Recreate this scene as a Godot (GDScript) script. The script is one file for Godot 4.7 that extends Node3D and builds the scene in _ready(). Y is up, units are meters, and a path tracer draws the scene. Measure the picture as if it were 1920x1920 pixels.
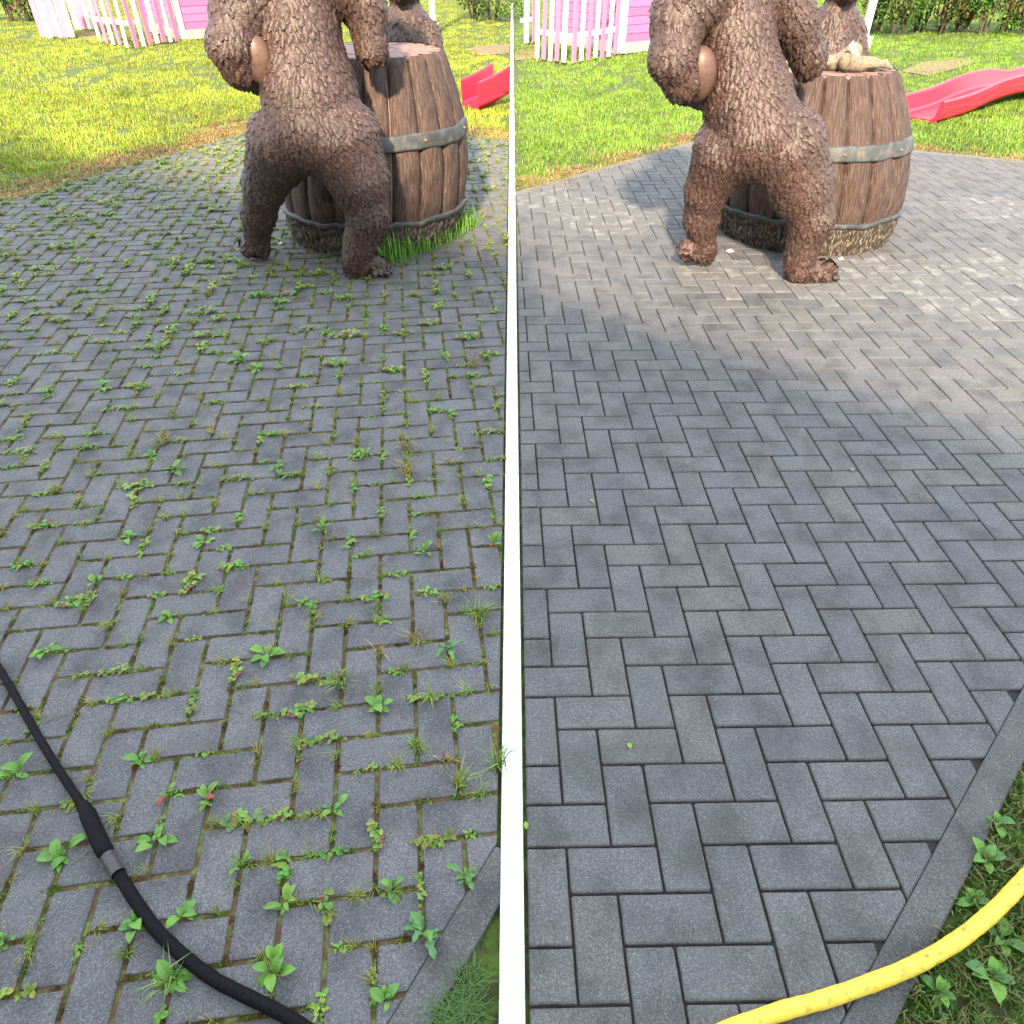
extends Node3D
# Two paved yards side by side, each with a carved bear statue leaning on a barrel: the one with
# weeds in its joints, the other cleaned. y is up, the camera looks along -z, D below is -z.

const FOCAL := 1350.0
const PITCH := 38.9
const EYE := 1.66
var rng := RandomNumberGenerator.new()
var names := {}
var mats := {}

# ------------------------------------------------------------------ helpers: placing
func ray(px: float, py: float) -> Vector3:
	var s := sin(deg_to_rad(PITCH)); var c := cos(deg_to_rad(PITCH))
	var y := -(py - 960.0) / FOCAL
	return Vector3((px - 960.0) / FOCAL, y * c - s, -y * s - c)
func ground(px: float, py: float) -> Vector3:
	var r := ray(px, py); var t := EYE / -r.y
	return Vector3(r.x * t, 0, r.z * t)
func at(px: float, py: float, d: float) -> Vector3:
	var r := ray(px, py); var t := d / -r.z
	return Vector3(r.x * t, EYE + r.y * t, -d)
func g2(px: float, py: float) -> Vector2:
	var p := ground(px, py); return Vector2(p.x, p.z)
func in_view(x: float, z: float, margin: float) -> bool:
	var zc := -z * cos(deg_to_rad(PITCH)) + EYE * sin(deg_to_rad(PITCH))
	if zc < 0.3: return false
	return absf(x) < 960.0 / FOCAL * zc + margin
func numbered(called: String) -> String:
	if not names.has(called):
		names[called] = 0; return called
	names[called] += 1
	return "%s_%03d" % [called, names[called]]
func tag(o: Node, label: String, category: String, group := "") -> Node:
	o.set_meta("label", label); o.set_meta("category", category)
	if group: o.set_meta("group", group)
	return o
func thing(called: String, label: String, category: String, where := Vector3.ZERO, group := "") -> Node3D:
	var o := Node3D.new(); o.name = numbered(called); add_child(o); o.position = where
	tag(o, label, category, group)
	return o
func structure(called: String) -> Node3D:
	var o := Node3D.new(); o.name = numbered(called); add_child(o); o.set_meta("kind", "structure"); return o
func part(called: String, mesh: Mesh, m: Material, parent: Node, where := Vector3.ZERO) -> MeshInstance3D:
	var o := MeshInstance3D.new(); o.mesh = mesh
	if m: o.material_override = m
	o.name = numbered(called) if parent == self else called
	parent.add_child(o, true); o.position = where
	return o

# ------------------------------------------------------------------ helpers: meshes
class Geo:
	var v := PackedVector3Array(); var n := PackedVector3Array(); var c := PackedColorArray(); var uv := PackedVector2Array()
	var col := Color(1, 1, 1)
	func tri(a: Vector3, b: Vector3, d: Vector3, out := Vector3.ZERO, ua := Vector2.ZERO, ub := Vector2.ZERO, ud := Vector2.ZERO) -> void:
		var nn := (d - a).cross(b - a)
		if nn.length_squared() < 1e-18: return
		nn = nn.normalized()
		if out != Vector3.ZERO and nn.dot(out) < 0:
			var s := b; b = d; d = s; nn = -nn
			var su := ub; ub = ud; ud = su
		v.append(a); v.append(b); v.append(d)
		for i in 3: n.append(nn); c.append(col)
		uv.append(ua); uv.append(ub); uv.append(ud)
	func quad(a: Vector3, b: Vector3, d: Vector3, e: Vector3, out := Vector3.ZERO) -> void:
		tri(a, b, d, out); tri(a, d, e, out)
	func box(lo: Vector3, hi: Vector3) -> void:
		var p := []
		for i in 8: p.append(Vector3(hi.x if i & 1 else lo.x, hi.y if i & 2 else lo.y, hi.z if i & 4 else lo.z))
		quad(p[0], p[1], p[3], p[2], Vector3(0, 0, -1)); quad(p[4], p[5], p[7], p[6], Vector3(0, 0, 1))
		quad(p[0], p[1], p[5], p[4], Vector3(0, -1, 0)); quad(p[2], p[3], p[7], p[6], Vector3(0, 1, 0))
		quad(p[0], p[2], p[6], p[4], Vector3(-1, 0, 0)); quad(p[1], p[3], p[7], p[5], Vector3(1, 0, 0))
	func mesh() -> ArrayMesh:
		var a := []; a.resize(Mesh.ARRAY_MAX)
		a[Mesh.ARRAY_VERTEX] = v; a[Mesh.ARRAY_NORMAL] = n; a[Mesh.ARRAY_COLOR] = c; a[Mesh.ARRAY_TEX_UV] = uv
		var m := ArrayMesh.new(); m.add_surface_from_arrays(Mesh.PRIMITIVE_TRIANGLES, a); return m

func grid_mesh(pts: PackedVector3Array, cols: int, rows: int, closed := false, uvs := PackedVector2Array()) -> ArrayMesh:
	# a smooth sheet of rows x cols points
	var idx := PackedInt32Array(); var nn := PackedVector3Array(); nn.resize(pts.size())
	var w := cols if closed else cols - 1
	for r in rows - 1:
		for q in w:
			var a := r * cols + q; var b := r * cols + (q + 1) % cols
			for t in [[a, b, a + cols], [b, b + cols, a + cols]]:
				idx.append(t[0]); idx.append(t[1]); idx.append(t[2])
				var fn := (pts[t[2]] - pts[t[0]]).cross(pts[t[1]] - pts[t[0]])
				for k in 3: nn[t[k]] += fn
	for i in nn.size(): nn[i] = nn[i].normalized()
	var a := []; a.resize(Mesh.ARRAY_MAX)
	a[Mesh.ARRAY_VERTEX] = pts; a[Mesh.ARRAY_NORMAL] = nn; a[Mesh.ARRAY_INDEX] = idx
	if uvs.size(): a[Mesh.ARRAY_TEX_UV] = uvs
	var m := ArrayMesh.new(); m.add_surface_from_arrays(Mesh.PRIMITIVE_TRIANGLES, a); return m

func tube(path: PackedVector3Array, radii: PackedFloat32Array, sides := 12) -> ArrayMesh:
	var pts := PackedVector3Array()
	for i in path.size():
		var d := (path[mini(i + 1, path.size() - 1)] - path[maxi(i - 1, 0)]).normalized()
		var u := d.cross(Vector3.UP if absf(d.y) < 0.9 else Vector3.RIGHT).normalized(); var w := u.cross(d)
		for k in sides:
			var t := TAU * k / sides
			pts.append(path[i] + (u * cos(t) + w * sin(t)) * radii[i])
	return grid_mesh(pts, sides, path.size(), true)

func inset(poly: PackedVector2Array, d: float) -> PackedVector2Array:
	var n := poly.size(); var sg := 1.0 if poly_area(poly) > 0 else -1.0; var out := PackedVector2Array()
	for i in n:
		var a := poly[(i - 1 + n) % n]; var b := poly[i]; var c := poly[(i + 1) % n]
		var e := (b - a).normalized(); var f := (c - b).normalized()
		var ne := Vector2(-e.y, e.x) * sg; var nf := Vector2(-f.y, f.x) * sg
		out.append(b + (ne + nf) * d / maxf(1.0 + ne.dot(nf), 0.12))
	return out
func worn(poly: PackedVector2Array, jit: float, round_corner: float, seed_: int) -> PackedVector2Array:
	# the outline with rounded corners and slightly uneven edges; the same seed gives matching points
	var r := RandomNumberGenerator.new(); r.seed = seed_
	var n := poly.size(); var cen := Vector2.ZERO; var ring := PackedVector2Array()
	for p in poly: cen += p / n
	for i in n:
		var p := poly[i]; var q := poly[(i + 1) % n]; var e := q - p; var l := e.length(); var d := e / maxf(l, 1e-6)
		var rc := minf(round_corner * r.randf_range(0.6, 1.6), l * 0.25)
		ring.append(p + d * rc)
		for k in [0.3, 0.5, 0.7]:
			var m: Vector2 = p + e * k
			ring.append(m + (cen - m).normalized() * r.randf() * jit * minf(1.0, l * 15.0))
		ring.append(q - d * rc)
	return ring
func slab(poly: PackedVector2Array, cham: float, depth: float, jit: float, round_corner: float, seed_: int) -> ArrayMesh:
	# a paving slab: convex outline in x,z with a worn, bevelled rim; its top lies at y = 0
	var clean := PackedVector2Array()
	for p in poly:
		if clean.is_empty() or clean[clean.size() - 1].distance_to(p) > 0.002: clean.append(p)
	if clean.size() > 3 and clean[0].distance_to(clean[clean.size() - 1]) < 0.002: clean.remove_at(clean.size() - 1)
	var per := 0.0; var cen := Vector2.ZERO
	for i in clean.size():
		per += clean[i].distance_to(clean[(i + 1) % clean.size()]); cen += clean[i] / clean.size()
	var c := minf(cham, absf(poly_area(clean)) / per * 0.6)
	var r0 := worn(clean, jit, round_corner, seed_); var r1 := worn(inset(clean, c * 0.3), jit, round_corner, seed_); var r2 := worn(inset(clean, c), jit, round_corner, seed_)
	var g := Geo.new(); var m := r0.size(); var c3 := Vector3(cen.x, 0, cen.y)
	for i in m:
		var j := (i + 1) % m; var out := Vector3(r0[i].x - cen.x, 0.02, r0[i].y - cen.y)
		var t0 := Vector3(r2[i].x, 0, r2[i].y); var t1 := Vector3(r2[j].x, 0, r2[j].y)
		var a0 := Vector3(r1[i].x, -c * 0.4, r1[i].y); var a1 := Vector3(r1[j].x, -c * 0.4, r1[j].y)
		var b0 := Vector3(r0[i].x, -c * 1.25, r0[i].y); var b1 := Vector3(r0[j].x, -c * 1.25, r0[j].y); var dn := Vector3(0, -depth, 0)
		g.tri(c3, t0, t1, Vector3.UP); g.quad(t0, t1, a1, a0, out + Vector3.UP * 0.1); g.quad(a0, a1, b1, b0, out); g.quad(b0, b1, b1 + dn, b0 + dn, out)
	return g.mesh()

func clip(poly: PackedVector2Array, keep: PackedVector2Array) -> PackedVector2Array:
	var res := Geometry2D.intersect_polygons(poly, keep)
	var best := PackedVector2Array(); var area := 0.0
	for p in res:
		var a := absf(poly_area(p))
		if a > area: area = a; best = p
	return best
func poly_area(p: PackedVector2Array) -> float:
	var a := 0.0
	for i in p.size(): a += p[i].cross(p[(i + 1) % p.size()])
	return a * 0.5
func flat_sheet(poly: PackedVector2Array, y: float) -> ArrayMesh:
	var g := Geo.new(); var t := Geometry2D.triangulate_polygon(poly)
	for i in range(0, t.size(), 3):
		g.tri(Vector3(poly[t[i]].x, y, poly[t[i]].y), Vector3(poly[t[i + 1]].x, y, poly[t[i + 1]].y), Vector3(poly[t[i + 2]].x, y, poly[t[i + 2]].y), Vector3.UP)
	return g.mesh()

# ------------------------------------------------------------------ helpers: carved figures (distance field + surface nets)
var bone_a: Array[Vector3] = []; var bone_b: Array[Vector3] = []; var bone_ra: Array[float] = []; var bone_rb: Array[float] = []
func field(p: Vector3, use: PackedInt32Array, k: float) -> float:
	var d := 1e9
	for i in use:
		var a := bone_a[i]; var ab := bone_b[i] - a
		var t := clampf((p - a).dot(ab) / maxf(ab.length_squared(), 1e-9), 0.0, 1.0)
		var e := (p - a - ab * t).length() - lerpf(bone_ra[i], bone_rb[i], t)
		var h := maxf(k - absf(d - e), 0.0) / k
		d = minf(d, e) - h * h * k * 0.25
	return d
func carved(bones: Array, cell: float, k: float) -> Array:
	# returns [points, normals, indices]; bones: [from, to, radius from, radius to]
	bone_a.clear(); bone_b.clear(); bone_ra.clear(); bone_rb.clear()
	var lo := Vector3.ONE * 1e9; var hi := -lo
	for b in bones:
		bone_a.append(b[0]); bone_b.append(b[1]); bone_ra.append(b[2]); bone_rb.append(b[3])
		for e in 2:
			lo = lo.min(b[e] - Vector3.ONE * (b[2 + e] + cell * 6)); hi = hi.max(b[e] + Vector3.ONE * (b[2 + e] + cell * 6))
	var blk := 4; var bs := cell * blk
	var nb := Vector3i(((hi - lo) / bs).ceil()); var nn := nb * blk
	var val := PackedFloat32Array(); val.resize(nn.x * nn.y * nn.z); val.fill(1.0)
	var active: Array[Vector3i] = []
	var half := bs * 0.87 + cell * 1.5
	for bz in nb.z:
		for by in nb.y:
			for bx in nb.x:
				var ctr := lo + (Vector3(bx, by, bz) + Vector3.ONE * 0.5) * bs - Vector3.ONE * cell * 0.5
				var dm := 1e9; var ds := PackedFloat32Array()
				for i in bone_a.size():
					var a := bone_a[i]; var ab := bone_b[i] - a
					var t := clampf((ctr - a).dot(ab) / maxf(ab.length_squared(), 1e-9), 0.0, 1.0)
					var e := (ctr - a - ab * t).length() - lerpf(bone_ra[i], bone_rb[i], t)
					ds.append(e); dm = minf(dm, e)
				if dm > half + k * 0.5: continue
				if dm < -half - 0.02:
					for z in blk:
						for y in blk:
							for x in blk: val[((bz * blk + z) * nn.y + by * blk + y) * nn.x + bx * blk + x] = -1.0
					continue
				var use := PackedInt32Array()
				for i in ds.size():
					if ds[i] < dm + k + half * 2.0: use.append(i)
				for z in blk:
					for y in blk:
						for x in blk:
							var q := Vector3i(bx * blk + x, by * blk + y, bz * blk + z)
							val[(q.z * nn.y + q.y) * nn.x + q.x] = field(lo + Vector3(q) * cell, use, k)
				active.append(Vector3i(bx, by, bz))
	var vid := {}; var pts := PackedVector3Array(); var idx := PackedInt32Array()
	var sx := 1; var sy := nn.x; var sz := nn.x * nn.y
	var corner := [0, sx, sy, sx + sy, sz, sz + sx, sz + sy, sz + sx + sy]
	var edges := [[0, 1], [2, 3], [4, 5], [6, 7], [0, 2], [1, 3], [4, 6], [5, 7], [0, 4], [1, 5], [2, 6], [3, 7]]
	for b in active:
		for z in blk:
			for y in blk:
				for x in blk:
					var q := Vector3i(b.x * blk + x, b.y * blk + y, b.z * blk + z)
					if q.x >= nn.x - 1 or q.y >= nn.y - 1 or q.z >= nn.z - 1: continue
					var o := (q.z * nn.y + q.y) * nn.x + q.x
					var first := val[o] < 0; var mixed := false
					for ci in 7:
						if (val[o + corner[ci + 1]] < 0) != first:
							mixed = true; break
					if not mixed: continue
					var s := Vector3.ZERO; var n := 0
					for e in edges:
						var va := val[o + corner[e[0]]]; var vb := val[o + corner[e[1]]]
						if (va < 0) != (vb < 0):
							var t := va / (va - vb)
							var pa := Vector3(e[0] & 1, (e[0] >> 1) & 1, e[0] >> 2); var pb := Vector3(e[1] & 1, (e[1] >> 1) & 1, e[1] >> 2)
							s += pa.lerp(pb, t); n += 1
					vid[o] = pts.size(); pts.append(lo + (Vector3(q) + s / n) * cell)
	for o in vid:
		var base := val[o] < 0
		for ax in [[sx, sy, sz], [sy, sz, sx], [sz, sx, sy]]:
			if (val[o + ax[0]] < 0) == base: continue
			var a = vid[o]; var b = vid.get(o - ax[1]); var c = vid.get(o - ax[1] - ax[2]); var d = vid.get(o - ax[2])
			if b == null or c == null or d == null: continue
			if base: idx.append_array([a, c, b, a, d, c])
			else: idx.append_array([a, b, c, a, c, d])
	return [pts, normals_of(pts, idx), idx]
func normals_of(pts: PackedVector3Array, idx: PackedInt32Array) -> PackedVector3Array:
	var nn := PackedVector3Array(); nn.resize(pts.size())
	for i in range(0, idx.size(), 3):
		var a := idx[i]; var b := idx[i + 1]; var c := idx[i + 2]
		var f := (pts[c] - pts[a]).cross(pts[b] - pts[a])
		nn[a] += f; nn[b] += f; nn[c] += f
	for i in nn.size(): nn[i] = nn[i].normalized()
	return nn
func carved_mesh(r: Array) -> ArrayMesh:
	var a := []; a.resize(Mesh.ARRAY_MAX)
	a[Mesh.ARRAY_VERTEX] = r[0]; a[Mesh.ARRAY_NORMAL] = r[1]; a[Mesh.ARRAY_INDEX] = r[2]
	var m := ArrayMesh.new(); m.add_surface_from_arrays(Mesh.PRIMITIVE_TRIANGLES, a); return m
func fur(r: Array, spacing: float, size: float, seed_: int) -> ArrayMesh:
	# carved fur: overlapping pointed tongues that hang down the body, one mesh of many small solid flakes
	var g := RandomNumberGenerator.new(); g.seed = seed_
	var pts: PackedVector3Array = r[0]; var nn: PackedVector3Array = r[1]
	# rows of the tongue: along, height, width; the last two are the undercut below the raised tip
	var us := [-1.0, -0.35, 0.25, 0.72, 1.0, 1.0, 0.55]; var hs := [-0.12, 0.06, 0.20, 0.33, 0.36, 0.36, -0.15]; var ws := [0.8, 1.0, 1.0, 0.8, 0.34, 0.34, 0.4]
	var near := {}; var v := PackedVector3Array(); var n := PackedVector3Array(); var idx := PackedInt32Array(); var col := PackedColorArray()
	for tries in pts.size() * 2:
		var i := g.randi() % pts.size(); var p := pts[i]
		var nk := Vector3i((p / spacing).floor())
		if near.has(nk): continue
		near[nk] = true
		var up := nn[i]; var t := (Vector3.DOWN - up * up.dot(Vector3.DOWN))
		if t.length() < 0.2: t = Vector3(g.randf() - 0.5, -0.1, g.randf() - 0.5); t -= up * up.dot(t)
		t = t.normalized().rotated(up, g.randf_range(-0.3, 0.3)); var w := up.cross(t)
		var l := size * g.randf_range(0.6, 1.45); var b := size * g.randf_range(0.42, 0.85); var h := size * g.randf_range(0.3, 0.95) * (0.5 if p.y < 0.13 else 1.0); var bend := g.randf_range(-0.25, 0.25)
		var tone := g.randf_range(0.72, 1.26); var c := Color(tone * g.randf_range(0.96, 1.08), tone, tone * g.randf_range(0.92, 1.04))
		var o := v.size()
		for q in 7:
			for k in 5:
				var e := (k - 2) * 0.5
				v.append(p + t * us[q] * l * (1.0 - 0.14 * e * e * (1.0 if q > 2 else 0.0)) + w * (e * ws[q] * b + bend * b * maxf(us[q], 0.0)) + up * (hs[q] * h * (1.0 - 0.35 * e * e) - (0.28 * h if absf(e) > 0.9 and q < 5 else 0.0)))
				n.append(Vector3.ZERO); col.append(c)
		for q in 6:
			if q == 4: continue
			for k in 4:
				var a0 := o + q * 5 + k
				for f in [[a0, a0 + 1, a0 + 5], [a0 + 1, a0 + 6, a0 + 5]]:
					idx.append_array(f); var fn := (v[f[2]] - v[f[0]]).cross(v[f[1]] - v[f[0]])
					if q < 4 and fn.dot(up) < 0: fn = -fn
					if q == 5 and fn.dot(t) < 0: fn = -fn
					for z in f: n[z] += fn
	for i in n.size(): n[i] = n[i].normalized()
	var a := []; a.resize(Mesh.ARRAY_MAX)
	a[Mesh.ARRAY_VERTEX] = v; a[Mesh.ARRAY_NORMAL] = n; a[Mesh.ARRAY_INDEX] = idx; a[Mesh.ARRAY_COLOR] = col
	var m := ArrayMesh.new(); m.add_surface_from_arrays(Mesh.PRIMITIVE_TRIANGLES, a); return m

# ------------------------------------------------------------------ materials
func lin(r: float, g: float, b: float) -> Color: return Color(r, g, b).linear_to_srgb()
func noise_tex(freq: float, stops: Array, seed_ := 1, size := 512, kind := FastNoiseLite.TYPE_SIMPLEX_SMOOTH, octaves := 4) -> NoiseTexture2D:
	var n := FastNoiseLite.new(); n.seed = seed_; n.frequency = freq; n.noise_type = kind; n.fractal_octaves = octaves
	if octaves <= 1: n.fractal_type = FastNoiseLite.FRACTAL_NONE
	var t := NoiseTexture2D.new(); t.width = size; t.height = size; t.seamless = true; t.noise = n
	if stops.size():
		var gr := Gradient.new(); var o := PackedFloat32Array(); var c := PackedColorArray()
		for s in stops: o.append(s[0]); c.append(s[1])
		gr.offsets = o; gr.colors = c; t.color_ramp = gr
	return t
func grey(v: float) -> Color: return Color(v, v, v)
func mat(c: Color, rough := 0.85) -> StandardMaterial3D:
	var m := StandardMaterial3D.new(); m.albedo_color = c; m.roughness = rough; return m
func tri_mat(c: Color, tex: Texture2D, scale: float, rough := 0.9, bump: Texture2D = null, bump_cm := 0.0, world := true) -> StandardMaterial3D:
	var m := mat(c, rough); m.albedo_texture = tex; m.uv1_triplanar = true; m.uv1_world_triplanar = world; m.uv1_scale = Vector3.ONE * scale
	if bump:
		m.heightmap_enabled = true; m.heightmap_texture = bump; m.heightmap_scale = bump_cm
	return m
func leaf_mat() -> StandardMaterial3D:
	var m := StandardMaterial3D.new(); m.vertex_color_use_as_albedo = true; m.roughness = 0.55; m.cull_mode = BaseMaterial3D.CULL_DISABLED
	m.backlight_enabled = true; m.backlight = Color(0.5, 0.5, 0.4)
	return m

# ------------------------------------------------------------------ plants
func blade(g: Geo, root: Vector3, dir: float, h: float, w: float, lean: float, col: Color) -> void:
	var side := Vector3(cos(dir), 0, sin(dir)) * w * 0.5; var fwd := Vector3(-sin(dir), 0, cos(dir))
	var p1 := root + Vector3.UP * h * 0.55 + fwd * h * lean * 0.3; var p2 := root + Vector3.UP * h * (1.0 - lean * 0.35) + fwd * h * lean
	g.col = col
	g.quad(root - side, root + side, p1 + side * 0.85, p1 - side * 0.85)
	g.tri(p1 - side * 0.85, p1 + side * 0.85, p2)
func clump(seed_: int, count: int, radius: float, h0: float, h1: float, w: float, lean: float, cols: Array) -> ArrayMesh:
	var r := RandomNumberGenerator.new(); r.seed = seed_
	var g := Geo.new()
	for i in count:
		var a := r.randf() * TAU; var d := sqrt(r.randf()) * radius
		var c: Color = cols[r.randi() % cols.size()]
		blade(g, Vector3(cos(a) * d, 0, sin(a) * d), r.randf() * TAU, r.randf_range(h0, h1), w * r.randf_range(0.7, 1.3), r.randf_range(0.2, 1.0) * lean, c * r.randf_range(0.75, 1.2))
	return g.mesh()
func leaf(g: Geo, base: Vector3, dir: float, len_: float, wid: float, rise: float, droop: float, col: Color, tooth := 0.0) -> void:
	# an oval leaf with a folded midrib, rising from its base and drooping at the tip
	var f := Vector3(cos(dir), 0, sin(dir)); var s := Vector3(-sin(dir), 0, cos(dir))
	g.col = col
	var prev := []
	for i in 6:
		var t := i / 5.0
		var c := base + f * len_ * t + Vector3.UP * (rise * sin(t * 1.8) * len_ - droop * t * t * len_)
		var w := wid * 0.5 * pow(sin(PI * (0.05 + 0.93 * pow(t, 1.05))), 0.62) if i < 5 else 0.0
		if tooth > 0.0 and i % 2 == 1: w *= 1.0 - tooth
		var row := [c - s * w + Vector3.UP * w * 0.35, c, c + s * w + Vector3.UP * w * 0.35]
		if i > 0:
			g.quad(prev[0], prev[1], row[1], row[0], Vector3.UP); g.quad(prev[1], prev[2], row[2], row[1], Vector3.UP)
		prev = row
func green(r: RandomNumberGenerator) -> Color:
	var k := r.randf()
	if k < 0.04: return Color(0.17, 0.05, 0.035)
	if k < 0.12: return Color(0.19, 0.15, 0.03)
	return Color(r.randf_range(0.07, 0.16), r.randf_range(0.17, 0.29), r.randf_range(0.02, 0.045))
func sprig(seed_: int, n: int, spread: float, lsize: float) -> ArrayMesh:
	# a low creeping weed: little stems with small oval leaves
	var r := RandomNumberGenerator.new(); r.seed = seed_
	var g := Geo.new()
	for i in n:
		var a := r.randf() * TAU; var d := pow(r.randf(), 0.7) * spread; var h := r.randf_range(0.2, 1.0) * spread * 0.8
		var p := Vector3(cos(a) * d * 1.7, h, sin(a) * d * 0.6)
		var c := green(r)
		g.col = Color(0.12, 0.13, 0.04)
		g.tri(Vector3(0.001, 0, 0), Vector3(-0.001, 0, 0.001), p)
		for q in 2 + r.randi() % 2:
			leaf(g, p, r.randf() * TAU, lsize * r.randf_range(0.6, 1.2), lsize * r.randf_range(0.5, 0.9), r.randf_range(0.0, 0.5), r.randf_range(0.0, 0.5), c * r.randf_range(0.8, 1.25))
	return g.mesh()
func leaf_mesh(seed_: int, len_: float, wid: float, col: Color, tooth := 0.0, stalk := 0.25) -> ArrayMesh:
	var r := RandomNumberGenerator.new(); r.seed = seed_
	var g := Geo.new(); var e := Vector3(len_ * stalk, len_ * stalk * 0.6, 0)
	g.col = col * 0.8 + Color(0.03, 0.0, 0.0)
	g.quad(Vector3(0, 0, 0.0012), Vector3(0, 0, -0.0012), e + Vector3(0, 0, -0.0012), e + Vector3(0, 0, 0.0012), Vector3.UP)
	leaf(g, e, 0, len_, wid, r.randf_range(0.15, 0.35), r.randf_range(0.25, 0.5), col, tooth)
	return g.mesh()

func scatter(called: String, mesh: Mesh, spots: Array, cols: Array, m: Material, label: String, category: String, parent: Node = self) -> MultiMeshInstance3D:
	var mm := MultiMesh.new(); mm.transform_format = MultiMesh.TRANSFORM_3D; mm.use_colors = cols.size() > 0; mm.mesh = mesh; mm.instance_count = spots.size()
	for i in spots.size():
		mm.set_instance_transform(i, spots[i])
		if cols.size(): mm.set_instance_color(i, cols[i])
	var o := MultiMeshInstance3D.new(); o.multimesh = mm; o.material_override = m; o.set_meta("kind", "stuff")
	o.name = numbered(called) if parent == self else called
	if parent == self: tag(o, label, category)
	parent.add_child(o, true)
	return o
func spot(p: Vector3, turn: float, size: float, flat := 1.0) -> Transform3D:
	return Transform3D(Basis(Vector3.UP, turn).scaled(Vector3(size, size * flat, size)), p)

# ------------------------------------------------------------------ the pavements
var joint_points := {}   # plot -> points on the joints, for the weeds
func lay_pavers(parent: Node3D, plot: String, keep: PackedVector2Array, origin: Vector2, turn: float, joint: float, tones: Array, cham: float, wobble: float, special: Callable, unit := 0.1) -> void:
	var r := RandomNumberGenerator.new(); r.seed = hash(plot)
	var dx := Vector2(cos(turn), sin(turn)); var dy := Vector2(sin(turn), -cos(turn))   # dy points away from the camera
	var items := []; var pts: Array[Vector3] = []
	var hj := joint * 0.5
	var whole := {}
	for kind in 2:
		for v in 4:
			var hw := unit if kind == 0 else unit * 0.5; var hh := unit * 0.5 if kind == 0 else unit
			var p := PackedVector2Array([Vector2(-hw + hj, -hh + hj), Vector2(hw - hj, -hh + hj), Vector2(hw - hj, hh - hj), Vector2(-hw + hj, hh - hj)])
			whole[kind * 4 + v] = slab(p, cham, 0.02, wobble, 0.004, 77 + kind * 4 + v)
	for j in range(-30, 110):
		for i in range(-30, 40):
			for kind in 2:
				var u := (4 * i - j) * unit; var w := j * unit
				var c := Vector2(u + unit, w + unit * 0.5) if kind == 0 else Vector2(u + unit * 2.5, w + unit)
				var ctr := origin + dx * c.x + dy * c.y
				if ctr.y > 0.1 or not in_view(ctr.x, ctr.y, 0.45): continue
				var hw := unit if kind == 0 else unit * 0.5; var hh := unit * 0.5 if kind == 0 else unit
				var poly := PackedVector2Array()
				for s in [[-1, -1], [1, -1], [1, 1], [-1, 1]]:
					poly.append(ctr + dx * s[0] * (hw - hj) + dy * s[1] * (hh - hj))
				var cut := false
				for p in poly:
					if not Geometry2D.is_point_in_polygon(p, keep): cut = true
				if cut:
					poly = clip(poly, keep)
					if poly.size() < 3 or absf(poly_area(poly)) < 0.0012: continue
				for t in 7:
					var e := r.randf_range(-1, 1)
					var q := ctr + (dx * e * hw + dy * hh if t % 2 == 0 else dx * hw + dy * e * hh)
					if Geometry2D.is_point_in_polygon(q, keep): pts.append(Vector3(q.x, -turn if t % 2 == 0 else -turn + PI / 2, q.y))
				items.append([-ctr.y * 0.778 + 1.04, ctr, kind, cut, poly])
	joint_points[plot] = pts
	items.sort_custom(func(a, b): return a[0] < b[0])
	var rest := {}; var n := 0
	for it in items:
		var ctr: Vector2 = it[1]; var px: float = 960.0 + FOCAL * ctr.x / it[0]
		var m: Material = special.call(ctr, r)
		if m == null: m = tones[mini(int(absf(r.randfn(0, 1.25))), tones.size() - 1)] if r.randf() < 0.85 else tones[r.randi() % tones.size()]
		var mesh: Mesh; var xf := Transform3D()
		if it[3]:
			var local := PackedVector2Array()
			for p in it[4]: local.append(p - ctr)
			mesh = slab(local, cham, 0.02, wobble, 0.003, r.randi())
		else:
			mesh = whole[it[2] * 4 + r.randi() % 4]
			var tl := wobble * 4.0
			xf.basis = Basis(Vector3.UP, -turn + r.randfn(0, tl)) * Basis(Vector3.RIGHT, r.randfn(0, tl)) * Basis(Vector3.BACK, r.randfn(0, tl))
		xf.origin = Vector3(ctr.x, r.randfn(0, wobble * 0.7), ctr.y)
		if n < 300 and px > -40 and px < 1960:
			var o := part("paver", mesh, m, parent); o.transform = xf; n += 1
		else:
			if not rest.has(m):
				var st := SurfaceTool.new(); st.begin(Mesh.PRIMITIVE_TRIANGLES); rest[m] = st
			rest[m].append_from(mesh, 0, xf)
	var all := ArrayMesh.new()
	for m in rest:
		rest[m].commit(all); all.surface_set_material(all.get_surface_count() - 1, m)
	var far := part("pavers", all, null, parent); far.set_meta("kind", "stuff")

func kerb_line(a: Vector2, b: Vector2, width: float, length: float, m: Material, called: String, piece: String, top := 0.0, owner_: Node3D = null) -> Node3D:
	# a row of kerb stones from a to b; b-a's right hand side is outward
	var k := owner_ if owner_ else structure(called)
	var d := (b - a).normalized(); var o := Vector2(-d.y, d.x); var l := a.distance_to(b); var n := maxi(1, int(round(l / length)))
	for i in n:
		var p := a + d * l * i / n + d * 0.003; var q := a + d * l * (i + 1) / n - d * 0.003
		var c := (p + q) * 0.5
		var poly := PackedVector2Array([p - c, q - c, q + o * width - c, p + o * width - c])
		var s := part(piece, slab(poly, 0.004, 0.09, 0.0008, 0.004, 300 + i), m, k)
		s.position = Vector3(c.x, top + rng.randfn(0, 0.0012), c.y)
	return k

# ------------------------------------------------------------------ statues, barrels, fences
func bear_bones(list: Array) -> Array:
	var out := []
	for b in list: out.append([at(b[0], b[1], b[2]), at(b[4], b[5], b[6]), b[3], b[7]])
	return out

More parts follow.
